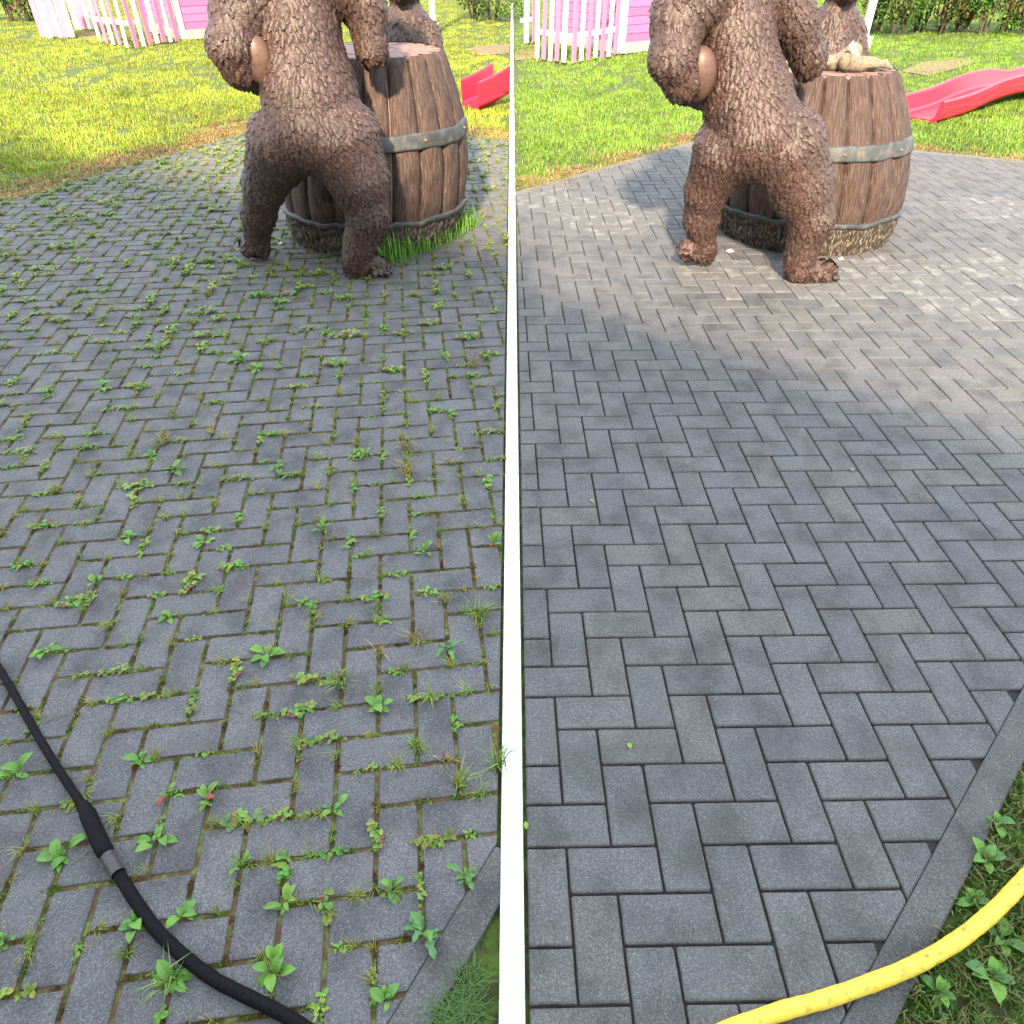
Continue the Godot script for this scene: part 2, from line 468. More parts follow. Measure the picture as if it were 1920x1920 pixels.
func barrel(label: String, cx: float, cz: float, height: float, lean: float, seed_: int) -> Node3D:
	var t := thing("barrel", label, "barrel", Vector3(cx, 0, cz), "oversized ornamental barrels beside the bears")
	var grain := FastNoiseLite.new(); grain.seed = seed_; grain.frequency = 1.0; grain.fractal_octaves = 3
	var prof := func(y: float) -> float:
		var v := y / height
		return 0.575 + 0.075 * sin(PI * clampf(v * 0.92 + 0.1, 0, 1)) - 0.135 * pow(v, 2.2) - 0.03 * pow(1.0 - v, 3.0)
	var shear := func(p: Vector3) -> Vector3: return p + Vector3(lean * p.y, 0, 0)
	var n := 20; var rows := 44; var cols := 9
	var r := RandomNumberGenerator.new(); r.seed = seed_
	for i in n:
		var a0 := TAU * i / n + r.randf_range(-0.012, 0.012); var a1 := TAU * (i + 1) / n - 0.008
		var pts := PackedVector3Array(); var uvs := PackedVector2Array(); var proud := r.randf_range(-0.004, 0.006)
		for row in rows:
			var y := lerpf(0.19, height, row / (rows - 1.0))
			for q in cols:
				var e := clampf((q - 1) / (cols - 3.0), 0, 1); var a := lerpf(a0, a1, e)
				var rad: float = prof.call(y) + proud
				rad -= 0.022 * pow(absf(e * 2 - 1), 4.0)
				rad += grain.get_noise_2d(a * 34.0, y * 2.2) * 0.011 + grain.get_noise_2d(a * 90.0, y * 5.0 + 40.0) * 0.005
				if q == 0 or q == cols - 1: rad -= 0.035
				if row == rows - 1: rad -= 0.015
				pts.append(shear.call(Vector3(cos(a) * rad, y, sin(a) * rad))); uvs.append(Vector2(a * 0.6 + i * 0.37, y))
		part("stave", grid_mesh(pts, cols, rows, false, uvs), mats.stave, t)
	# solid core closes the joints and carries the lid
	var core := PackedVector3Array()
	for row in 9:
		var y := (height - 0.03) * row / 8.0
		for q in 40:
			var a := TAU * q / 40.0; var rad: float = prof.call(y) - 0.03
			core.append(shear.call(Vector3(cos(a) * rad, y, sin(a) * rad)))
	part("core", grid_mesh(core, 40, 9, true), mats.lid, t)
	var band := PackedVector3Array(); var buv := PackedVector2Array()
	for row in 16:
		var y := 0.215 * row / 15.0
		for q in 361:
			var a := TAU * q / 360.0
			var rad: float = prof.call(y) + 0.006 + grain.get_noise_2d(cos(a) * 26.0 + y * 5.0, sin(a) * 26.0) * 0.022 + grain.get_noise_2d(cos(a) * 60.0 + y * 11.0, sin(a) * 60.0) * 0.010
			band.append(shear.call(Vector3(cos(a) * rad, y, sin(a) * rad))); buv.append(Vector2(a * 0.6, y))
	part("base_band", grid_mesh(band, 361, 16, false, buv), mats.base_band, t)
	# lid boards
	var rt: float = prof.call(height) - 0.018
	var circle := PackedVector2Array()
	for q in 48: circle.append(Vector2(cos(TAU * q / 48.0), sin(TAU * q / 48.0)) * rt)
	var ang := 0.5; var bd := Vector2(cos(ang), sin(ang)); var bp := Vector2(-bd.y, bd.x)
	var nb := 9
	for i in nb:
		var o0 := -rt + 2 * rt * i / nb + 0.004; var o1 := -rt + 2 * rt * (i + 1) / nb - 0.004
		var strip := PackedVector2Array([bd * -1.0 + bp * o0, bd + bp * o0, bd + bp * o1, bd * -1.0 + bp * o1])
		var poly := clip(strip, circle)
		if poly.size() < 3: continue
		part("lid_board", slab(poly, 0.004, 0.02, 0.001, 0.002, 60 + i), mats.lid, t, Vector3(lean * height, height - 0.004 + r.randf_range(-0.002, 0.002), 0))
	# hoops
	for h in [[height * 0.615, 0.043, 0.016, "hoop", 0.010], [0.205, 0.016, 0.026, "hoop", 0.018]]:
		var hp := PackedVector3Array(); var seg := 72
		for row in 6:
			var e: float = [-1.0, -1.0, -0.7, 0.7, 1.0, 1.0][row]; var out: float = [-0.03, 0.55, 1.0, 1.0, 0.55, -0.03][row]
			for q in seg:
				var a := TAU * q / seg
				var y: float = h[0] + e * h[1] + grain.get_noise_2d(cos(a) * 3.0, sin(a) * 3.0 + h[0] * 9.0) * h[4] * 1.3
				var rad: float = prof.call(y) + h[2] * out + grain.get_noise_2d(cos(a) * 12.0, sin(a) * 12.0 + e) * 0.004
				hp.append(shear.call(Vector3(cos(a) * rad, y, sin(a) * rad)))
		var o := part(h[3], grid_mesh(hp, seg, 6, true), mats.hoop, t)
		if h[1] > 0.03:
			for k in 9:
				var a := TAU * k / 9.0 + 0.2; var y: float = h[0] + grain.get_noise_2d(cos(a) * 3.0, sin(a) * 3.0 + h[0] * 9.0) * h[4] * 1.3
				var rad: float = prof.call(y) + h[2]
				var sm := SphereMesh.new(); sm.radius = 0.012; sm.height = 0.016; sm.radial_segments = 10; sm.rings = 5
				part("rivet", sm, mats.rust, o, shear.call(Vector3(cos(a) * rad, y, sin(a) * rad)))
	return t

func picket_run(f: Node3D, a: Vector3, b: Vector3, n: int, height: float, width: float, first: int) -> void:
	var d := (b - a).normalized(); var turn := atan2(-d.z, d.x)
	for i in n:
		var p := a.lerp(b, (i + 0.5) / n)
		var g := Geo.new(); var w := width * 0.5 * rng.randf_range(0.9, 1.1); var h := height * rng.randf_range(0.985, 1.015)
		var bot := rng.randf_range(0.0, 0.03)
		var prof := [Vector2(-w, bot), Vector2(w, bot), Vector2(w, h - w), Vector2(0, h), Vector2(-w, h - w)]
		for k in 5:
			var p0: Vector2 = prof[k]; var p1: Vector2 = prof[(k + 1) % 5]; var nn := Vector3(p0.y - p1.y, p1.x - p0.x, 0) * -1.0
			g.quad(Vector3(p0.x, p0.y, 0), Vector3(p1.x, p1.y, 0), Vector3(p1.x, p1.y, 0.02), Vector3(p0.x, p0.y, 0.02), nn)
			if k >= 1 and k < 4:
				g.tri(Vector3(prof[0].x, prof[0].y, 0.02), Vector3(p0.x, p0.y, 0.02), Vector3(p1.x, p1.y, 0.02), Vector3.BACK)
				g.tri(Vector3(prof[0].x, prof[0].y, 0), Vector3(p0.x, p0.y, 0), Vector3(p1.x, p1.y, 0), Vector3.FORWARD)
		var o := part("picket", g.mesh(), mats.pink if (i + first) % 2 == 0 else mats.white_paint, f, p)
		o.rotation = Vector3(rng.randfn(0, 0.012), turn, rng.randfn(0, 0.012))
	for y in [0.34, 0.86]:
		var g := Geo.new(); g.box(Vector3(0, y, -0.045), Vector3(a.distance_to(b), y + 0.07, -0.004))
		var o := part("rail", g.mesh(), mats.white_paint, f, a); o.rotation.y = turn

func playhouse(label: String, a: Vector3, b: Vector3, depth: float) -> void:
	# wall of pink boards from a to b facing the yard, the rest of the little house behind it
	var t := thing("playhouse", label, "playhouse", a, "pink board playhouses on the lawns")
	var d := (b - a).normalized(); t.rotation.y = atan2(-d.z, d.x); var l := a.distance_to(b); var h := 1.9
	var g := Geo.new(); g.box(Vector3(-0.02, 0, -depth), Vector3(l + 0.02, 0.16, 0.02)); part("plinth", g.mesh(), mats.concrete, t)
	var n := 14
	for i in n:
		var y0 := 0.162 + (h - 0.16) * i / n; var y1 := 0.162 + (h - 0.16) * (i + 1) / n - 0.008
		g = Geo.new(); g.box(Vector3(0.09, y0, -0.03 + 0.004 * sin(i * 2.1)), Vector3(l, y1, 0.004 * sin(i * 2.1))); part("board", g.mesh(), mats.pink_wall if i % 3 else mats.pink_wall2, t)
		g = Geo.new(); g.box(Vector3(0.0, y0, -depth), Vector3(0.03, y1, -0.08)); part("board", g.mesh(), mats.pink_wall, t)
		g = Geo.new(); g.box(Vector3(l - 0.03, y0, -depth), Vector3(l, y1, -0.08)); part("board", g.mesh(), mats.pink_wall, t)
		g = Geo.new(); g.box(Vector3(0.04, y0, -depth - 0.03), Vector3(l - 0.04, y1, -depth)); part("board", g.mesh(), mats.pink_wall, t)
	g = Geo.new(); g.box(Vector3(-0.03, 0.02, -0.07), Vector3(0.085, h, 0.03)); part("corner_board", g.mesh(), mats.white_paint, t)
	g = Geo.new()
	for s in [0, 1]:
		var z0 := 0.2 if s == 0 else -depth - 0.2
		var p := [Vector3(-0.2, h - 0.05, z0), Vector3(l + 0.2, h - 0.05, z0), Vector3(l + 0.2, h + 0.8, -depth / 2), Vector3(-0.2, h + 0.8, -depth / 2)]
		g.quad(p[0], p[1], p[2], p[3], Vector3.UP)
		var dn := Vector3(0, -0.06, 0); g.quad(p[0] + dn, p[1] + dn, p[2] + dn, p[3] + dn, Vector3.DOWN); g.quad(p[0], p[1], p[1] + dn, p[0] + dn, Vector3(0, 0, 1 - 2 * s))
	part("roof", g.mesh(), mats.roof, t)

func slide(label: String, path: PackedVector3Array, half: float, wall: float) -> void:
	var t := thing("slide", label, "slide", Vector3.ZERO, "red plastic wave slides lying on the lawns")
	var cs := [Vector2(-1.12, 0.93), Vector2(-1.08, 1.0), Vector2(-0.98, 1.0), Vector2(-0.94, 0.9), Vector2(-0.86, 0.25), Vector2(-0.7, 0.1), Vector2(0.7, 0.1), Vector2(0.86, 0.25), Vector2(0.94, 0.9), Vector2(0.98, 1.0), Vector2(1.08, 1.0), Vector2(1.12, 0.93), Vector2(1.02, 0.2), Vector2(0.98, 0.0), Vector2(-0.98, 0.0), Vector2(-1.02, 0.2)]
	var curve := Curve3D.new()
	for i in path.size():
		var tan_ := (path[mini(i + 1, path.size() - 1)] - path[maxi(i - 1, 0)]) * 0.17
		curve.add_point(path[i], -tan_, tan_)
	var l := curve.get_baked_length(); var steps := 40; var pts := PackedVector3Array()
	for i in steps + 1:
		var p := curve.sample_baked(l * i / steps, true); var q := curve.sample_baked(minf(l * i / steps + 0.02, l), true); var o := curve.sample_baked(maxf(l * i / steps - 0.02, 0), true)
		var d := q - o; d.y = 0; d = d.normalized(); var s := Vector3(-d.z, 0, d.x)
		for c in cs: pts.append(p + s * c.x * half + Vector3.UP * c.y * wall)
	part("chute", grid_mesh(pts, cs.size(), steps + 1, true), mats.red, t)
	var fill := Geometry2D.triangulate_polygon(PackedVector2Array(cs))
	for e in [0, steps]:
		var b: int = e * cs.size(); var g := Geo.new()
		for q in range(0, fill.size(), 3): g.tri(pts[b + fill[q]], pts[b + fill[q + 1]], pts[b + fill[q + 2]], path[0] - path[path.size() - 1] if e == 0 else path[path.size() - 1] - path[0])
		part("end_lip", g.mesh(), mats.red, t)
	# the wavy lines moulded in the near side wall
	for k in 2:
		var line := PackedVector3Array(); var rad := PackedFloat32Array()
		for i in steps + 1:
			var b := i * cs.size(); var e := 0.35 + 0.3 * k + 0.22 * sin(i * 0.125 * l + k * 2.6)
			line.append(pts[b + 12].lerp(pts[b + 11], e) + (pts[b + 11] - pts[b + 8]).normalized() * 0.002); rad.append(0.004)
		part("moulded_line", tube(line, rad, 5), mats.red, t)

func shrub(label: String, where: Vector3, w: float, h: float, seed_: int, group: String) -> void:
	var t := thing("shrub", label, "shrub", where, group)
	var r := RandomNumberGenerator.new(); r.seed = seed_
	var g := Geo.new(); var tips: Array[Vector3] = []
	for i in 9:
		var a := r.randf() * TAU; var e := Vector3(cos(a) * w * 0.4 * r.randf(), h * r.randf_range(0.55, 0.95), sin(a) * w * 0.4 * r.randf()); var b := Vector3(cos(a) * 0.08, 0, sin(a) * 0.08)
		part("stem", tube(PackedVector3Array([b, b.lerp(e, 0.5) + Vector3(r.randfn(0, 0.04), 0, r.randfn(0, 0.04)), e]), PackedFloat32Array([0.02, 0.014, 0.006]), 6), mats.bark, t)
	for i in 26:
		tips.append(Vector3(r.randfn(0, 0.26) * w, r.randf_range(0.12, 0.95) * h, r.randfn(0, 0.26) * w))
	for p in tips:
		var base := Color(r.randf_range(0.04, 0.10), r.randf_range(0.10, 0.19), 0.02) if r.randf() > 0.12 else Color(0.14, 0.09, 0.03)
		for q in 60:
			var o := p + Vector3(r.randfn(0, 0.11), r.randfn(0, 0.10), r.randfn(0, 0.11))
			if o.y < 0.03: continue
			leaf(g, o, r.randf() * TAU, r.randf_range(0.05, 0.09), r.randf_range(0.03, 0.05), r.randf_range(-0.6, 0.6), r.randf_range(0.0, 0.8), base * r.randf_range(0.6, 1.4))
	part("foliage", g.mesh(), mats.leaf, t)

# ------------------------------------------------------------------ the scene
func _ready() -> void:
	rng.seed = 20240
	# camera, sky, sun, exposure
	var cam := Camera3D.new(); cam.name = "camera"; cam.position = Vector3(0, EYE, 0); cam.rotation_degrees.x = -PITCH
	cam.fov = rad_to_deg(2.0 * atan(960.0 / FOCAL)); cam.near = 0.05; cam.far = 300.0; add_child(cam); cam.current = true
	var env := Environment.new(); env.background_mode = Environment.BG_SKY; env.tonemap_mode = Environment.TONE_MAPPER_LINEAR
	env.tonemap_exposure = 3.1
	env.sdfgi_enabled = true; env.ssao_enabled = true; env.ssil_enabled = true
	var sky := Sky.new(); var sm := ProceduralSkyMaterial.new()
	sm.sky_top_color = Color(0.73, 0.765, 0.81); sm.sky_horizon_color = Color(0.86, 0.88, 0.90); sm.sky_curve = 0.25
	sm.ground_horizon_color = Color(0.6, 0.62, 0.6); sm.ground_bottom_color = Color(0.25, 0.26, 0.22); sm.sky_energy_multiplier = 1.2
	sky.sky_material = sm; env.sky = sky
	var we := WorldEnvironment.new(); we.name = "world_environment"; we.environment = env; add_child(we)
	var sun := DirectionalLight3D.new(); sun.name = "sun"; sun.light_energy = 1.6; sun.light_color = Color(1.0, 0.905, 0.77); sun.light_angular_distance = 3.0; sun.shadow_enabled = true
	var az := deg_to_rad(6.0); var el := deg_to_rad(33.0)
	sun.basis = Basis.looking_at(Vector3(sin(az) * cos(el), -sin(el), -cos(az) * cos(el))); add_child(sun)

	make_materials()
	make_ground()
	make_house()
	make_fences()
	make_statues()
	make_small_things()
	make_lawn()
	make_weeds()

func make_materials() -> void:
	var speck := noise_tex(0.35, [[0.0, grey(0.46)], [0.30, grey(0.68)], [0.5, grey(0.75)], [0.66, grey(0.82)], [0.78, grey(1.0)]], 3, 1024, FastNoiseLite.TYPE_VALUE, 2)
	var stain := noise_tex(0.012, [[0.0, grey(0.72)], [0.45, grey(0.93)], [0.7, grey(1.0)]], 5, 1024)
	var bump := noise_tex(0.3, [], 8, 512, FastNoiseLite.TYPE_VALUE, 3)
	mats.leaf = leaf_mat()
	var pav := func(c: Color, rough: float) -> StandardMaterial3D:
		var m := tri_mat(c, speck, 1.35, rough, bump, 0.2)
		m.detail_enabled = true; m.detail_albedo = stain; m.detail_blend_mode = BaseMaterial3D.BLEND_MODE_MUL; m.detail_uv_layer = BaseMaterial3D.DETAIL_UV_2
		m.uv2_triplanar = true; m.uv2_world_triplanar = true; m.uv2_scale = Vector3.ONE * 0.43
		return m
	mats.old_pavers = []
	for c in [lin(0.190, 0.190, 0.198), lin(0.205, 0.205, 0.211), lin(0.176, 0.176, 0.185), lin(0.192, 0.189, 0.190)]: mats.old_pavers.append(pav.call(c, 0.85))
	mats.clean_pavers = []
	for c in [lin(0.165, 0.165, 0.168), lin(0.178, 0.177, 0.178), lin(0.153, 0.153, 0.158), lin(0.180, 0.176, 0.170), lin(0.142, 0.142, 0.148)]: mats.clean_pavers.append(pav.call(c, 0.72))
	mats.pale_paver = pav.call(lin(0.215, 0.210, 0.20), 0.8)
	var lime := noise_tex(0.011, [[0.0, Color(0.7, 0.7, 0.68, 0)], [0.54, Color(0.7, 0.7, 0.68, 0.0)], [0.66, Color(0.68, 0.68, 0.66, 0.08)], [0.80, Color(0.70, 0.70, 0.68, 0.18)], [1.0, Color(0.72, 0.72, 0.70, 0.3)]], 15, 512, FastNoiseLite.TYPE_SIMPLEX_SMOOTH, 6)
	mats.lime_paver = tri_mat(lin(0.18, 0.179, 0.182), speck, 1.05, 0.9, bump, 0.2)
	mats.lime_paver.detail_enabled = true; mats.lime_paver.detail_albedo = lime; mats.lime_paver.detail_blend_mode = BaseMaterial3D.BLEND_MODE_MIX
	mats.lime_paver.detail_uv_layer = BaseMaterial3D.DETAIL_UV_2; mats.lime_paver.uv2_triplanar = true; mats.lime_paver.uv2_world_triplanar = true; mats.lime_paver.uv2_scale = Vector3.ONE * 1.3
	mats.kerb = pav.call(lin(0.165, 0.165, 0.162), 0.85)
	mats.concrete = tri_mat(lin(0.30, 0.30, 0.29), stain, 2.0)
	mats.kerb_pale = tri_mat(lin(0.21, 0.21, 0.205), speck, 1.35)
	mats.divider_white = tri_mat(lin(0.78, 0.78, 0.76), stain, 2.0, 0.7, bump, 0.05)
	mats.moss_joint = tri_mat(Color(1, 1, 1), noise_tex(0.03, [[0.0, lin(0.05, 0.03, 0.016)], [0.38, lin(0.10, 0.055, 0.026)], [0.52, lin(0.075, 0.07, 0.022)], [0.68, lin(0.11, 0.13, 0.03)], [1.0, lin(0.17, 0.19, 0.045)]], 21, 1024), 0.9, 1.0, bump, 0.4)
	mats.sand_joint = tri_mat(lin(0.06, 0.058, 0.052), speck, 2.0, 1.0, bump, 0.3)
	mats.soil = tri_mat(Color(1, 1, 1), noise_tex(0.02, [[0.0, lin(0.035, 0.03, 0.012)], [0.4, lin(0.06, 0.065, 0.018)], [0.55, lin(0.06, 0.11, 0.012)], [1.0, lin(0.10, 0.17, 0.02)]], 31, 1024), 0.8, 1.0, bump, 1.0)
	mats.sand = tri_mat(Color(1, 1, 1), noise_tex(0.03, [[0.0, lin(0.10, 0.07, 0.035)], [0.5, lin(0.19, 0.13, 0.075)], [1.0, lin(0.26, 0.19, 0.11)]], 33, 512), 0.7, 1.0, bump, 1.0)
	# painted, weathered statue surfaces
	var furtex := noise_tex(0.03, [[0.0, lin(0.014, 0.009, 0.0075)], [0.36, lin(0.040, 0.022, 0.018)], [0.52, lin(0.070, 0.038, 0.030)], [0.68, lin(0.110, 0.064, 0.051)], [1.0, lin(0.18, 0.125, 0.105)]], 41, 1024, FastNoiseLite.TYPE_SIMPLEX_SMOOTH, 5)
	mats.fur = tri_mat(Color(1, 1, 1), furtex, 1.6, 0.5, bump, 0.3)
	mats.fur.albedo_color = Color(0.93, 0.92, 0.92)
	mats.fur_flakes = mats.fur.duplicate(); mats.fur_flakes.vertex_color_use_as_albedo = true
	mats.pot = tri_mat(lin(0.12, 0.066, 0.048), stain, 2.5, 0.5)
	mats.claw = mat(lin(0.03, 0.025, 0.022), 0.5)
	var wood := noise_tex(0.05, [[0.0, lin(0.025, 0.015, 0.012)], [0.34, lin(0.066, 0.036, 0.026)], [0.50, lin(0.125, 0.070, 0.051)], [0.61, lin(0.155, 0.096, 0.073)], [0.66, lin(0.40, 0.34, 0.29)], [0.70, lin(0.15, 0.095, 0.072)], [1.0, lin(0.08, 0.05, 0.038)]], 51, 1024, FastNoiseLite.TYPE_SIMPLEX_SMOOTH, 5)
	mats.stave = mat(Color(1, 1, 1), 0.75); mats.stave.albedo_texture = wood; mats.stave.uv1_scale = Vector3(2.6, 0.13, 1)
	mats.stave.heightmap_enabled = true; mats.stave.heightmap_texture = wood; mats.stave.heightmap_scale = 0.5
	mats.stave.albedo_color = Color(0.72, 0.70, 0.69)
	var band := noise_tex(0.05, [[0.0, lin(0.012, 0.011, 0.010)], [0.5, lin(0.035, 0.028, 0.022)], [0.62, lin(0.07, 0.05, 0.036)], [0.72, lin(0.33, 0.27, 0.18)], [0.8, lin(0.06, 0.045, 0.03)]], 53, 512, FastNoiseLite.TYPE_SIMPLEX_SMOOTH, 4)
	mats.base_band = mat(Color(1, 1, 1), 0.85); mats.base_band.albedo_texture = band; mats.base_band.uv1_scale = Vector3(3.0, 0.7, 1)
	mats.lid = tri_mat(Color(1, 1, 1), noise_tex(0.02, [[0.0, lin(0.11, 0.06, 0.05)], [0.5, lin(0.20, 0.115, 0.095)], [1.0, lin(0.27, 0.18, 0.15)]], 55, 512), 1.2, 0.7, bump, 0.2)
	mats.hoop = tri_mat(Color(1, 1, 1), noise_tex(0.015, [[0.0, lin(0.02, 0.023, 0.025)], [0.5, lin(0.040, 0.044, 0.046)], [0.74, lin(0.075, 0.078, 0.08)], [0.84, lin(0.13, 0.09, 0.06)]], 57, 512), 1.5, 0.55, bump, 0.3)
	mats.rust = mat(lin(0.22, 0.10, 0.05), 0.8)
	mats.pink = tri_mat(lin(0.56, 0.20, 0.33), stain, 3.0, 0.6); mats.white_paint = tri_mat(lin(0.58, 0.57, 0.53), stain, 3.0, 0.6)
	mats.pink_wall = tri_mat(lin(0.50, 0.145, 0.32), stain, 3.0, 0.6); mats.pink_wall2 = tri_mat(lin(0.45, 0.12, 0.28), stain, 3.0, 0.6)
	mats.roof = mat(lin(0.16, 0.06, 0.05), 0.8)
	mats.red = mat(lin(0.70, 0.018, 0.045), 0.35)
	mats.bark = tri_mat(lin(0.10, 0.075, 0.05), stain, 8.0)
	mats.black_rubber = tri_mat(lin(0.007, 0.0072, 0.009), stain, 6.0, 0.62, bump, 0.1); mats.black_rubber.metallic_specular = 0.2; mats.grey_rubber = tri_mat(lin(0.045, 0.042, 0.045), stain, 9.0, 0.5)
	mats.yellow = tri_mat(lin(0.80, 0.60, 0.06), noise_tex(0.02, [[0.0, grey(0.45)], [0.2, grey(0.75)], [0.3, grey(0.96)], [1.0, grey(1.0)]], 61, 512), 3.5, 0.5)
	mats.cloth = tri_mat(lin(0.27, 0.225, 0.16), noise_tex(0.02, [[0.0, grey(0.35)], [0.4, grey(0.8)], [1.0, grey(1.0)]], 63, 512), 3.5, 0.95, bump, 0.3)
	mats.cloth_blue = mat(lin(0.30, 0.38, 0.44), 0.9)
	mats.plaster = tri_mat(lin(0.55, 0.53, 0.48), stain, 0.6); mats.glass = mat(lin(0.05, 0.06, 0.07), 0.08)
	mats.scrap = mat(lin(0.7, 0.7, 0.7), 0.8)

var keep_old: PackedVector2Array; var keep_clean: PackedVector2Array; var grass_old: PackedVector2Array; var grass_clean: PackedVector2Array
func make_ground() -> void:
	var soil := structure("ground")
	var sheet := PackedVector2Array([Vector2(-90, 6), Vector2(90, 6), Vector2(90, -130), Vector2(-90, -130)])
	part("soil", flat_sheet(sheet, -0.022), mats.soil, soil)
	# weedy pavement: kerb cuts its near corner, dry grass its far edge
	var ki := g2(899, 1634); var kj := g2(782, 1827); var kd := (kj - ki).normalized()
	var k0 := ki - kd * (ki.x + 0.035) / kd.x; var k1 := ki + kd * 1.2
	keep_old = PackedVector2Array([k0, k1, Vector2(-1.6, 0.1), Vector2(-6.5, 0.1), Vector2(-6.5, -4.6), g2(33, 372), g2(200, 322), g2(330, 285), g2(455, 250), g2(560, 238), g2(700, 244), g2(820, 250), g2(943, 262), Vector2(-0.035, g2(950, 262).y)])
	part("joint_filling", flat_sheet(keep_old, -0.0055), mats.moss_joint, soil)
	var old := structure("pavement")
	var o := g2(706, 1513)
	lay_pavers(old, "old", keep_old, o, deg_to_rad(-7.5), 0.0095, mats.old_pavers, 0.0035, 0.0012, func(_c, _r): return null, 0.102)
	var out := Vector2(-kd.y, kd.x)
	if out.x < 0: out = -out
	kerb_line(k0 + kd * 0.004 + out * 0.003, k1, 0.075, 0.7, mats.kerb, "kerb", "kerb_stone") if Vector2(-kd.y, kd.x).x > 0 else kerb_line(k1, k0 + kd * 0.004, 0.075, 0.7, mats.kerb, "kerb", "kerb_stone")
	# clean pavement
	var a := g2(1887, 1347); var b := g2(1616, 1848); var d := (b - a).normalized()
	var c0 := a - d * 4.0; var c1 := b + d * 0.6
	var apex := Vector2(2.3, -8.4); var w0 := g2(977, 365); var e0 := g2(1690, 280); var e1 := g2(1887, 300)
	var e2 := e1 + (e1 - e0) * 3.0
	keep_clean = PackedVector2Array([c1, Vector2(0.035, c1.y), Vector2(0.035, w0.y), apex, e2, Vector2(e2.x, c0.y), c0])
	part("joint_sand", flat_sheet(keep_clean, -0.012), mats.sand_joint, soil)
	var clean := structure("pavement")
	var pale := FastNoiseLite.new(); pale.seed = 4; pale.frequency = 0.55
	var lime_spots := [g2(1700, 520), g2(1620, 500), g2(1800, 560), g2(1540, 530), g2(1360, 512), g2(1150, 415), g2(1230, 390), g2(1870, 500), g2(1100, 400), g2(1860, 390), g2(1040, 375)]
	var special := func(c: Vector2, r: RandomNumberGenerator):
		for s in lime_spots:
			if c.distance_to(s) < 0.34: return mats.lime_paver
		var warm := pale.get_noise_2dv(c)
		if warm > 0.1 and r.randf() < 0.4: return mats.clean_pavers[3]
		return null
	lay_pavers(clean, "clean", keep_clean, g2(1284, 1881), deg_to_rad(-1.0), 0.004, mats.clean_pavers, 0.0050, 0.0009, special, 0.106)
	kerb_line(c0, c1, 0.075, 9.0, mats.kerb, "kerb", "kerb_stone") if Vector2(-d.y, d.x).x > 0 else kerb_line(c1, c0, 0.075, 9.0, mats.kerb, "kerb", "kerb_stone")
	var back := kerb_line(Vector2(0.04, w0.y - 0.005), apex + Vector2(0, -0.005), -0.07, 1.0, mats.kerb_pale, "kerb", "kerb_stone")
	kerb_line(apex + Vector2(0.02, -0.005), e2, -0.07, 1.0, mats.kerb_pale, "kerb", "kerb_stone", 0.0, back)
	# white edging strip, added to part the two yards
	var divider := thing("white_divider", "added straight white edging stones between the two paved yards", "divider")
	kerb_line(Vector2(-0.026, -0.2), Vector2(-0.026, -26.0), 0.052, 6.45, mats.divider_white, "", "divider_stone", 0.006, divider)
	grass_old = PackedVector2Array([Vector2(-0.06, k0.y + 0.12), Vector2(-0.06, 0.05), k1 + out * 0.09, k0 + out * 0.09 + kd * 0.06])
	grass_clean = PackedVector2Array([c0 + Vector2(0.1, 0.02), c1 + Vector2(0.11, 0.0), Vector2(4.5, 0.1), Vector2(4.5, c0.y)])

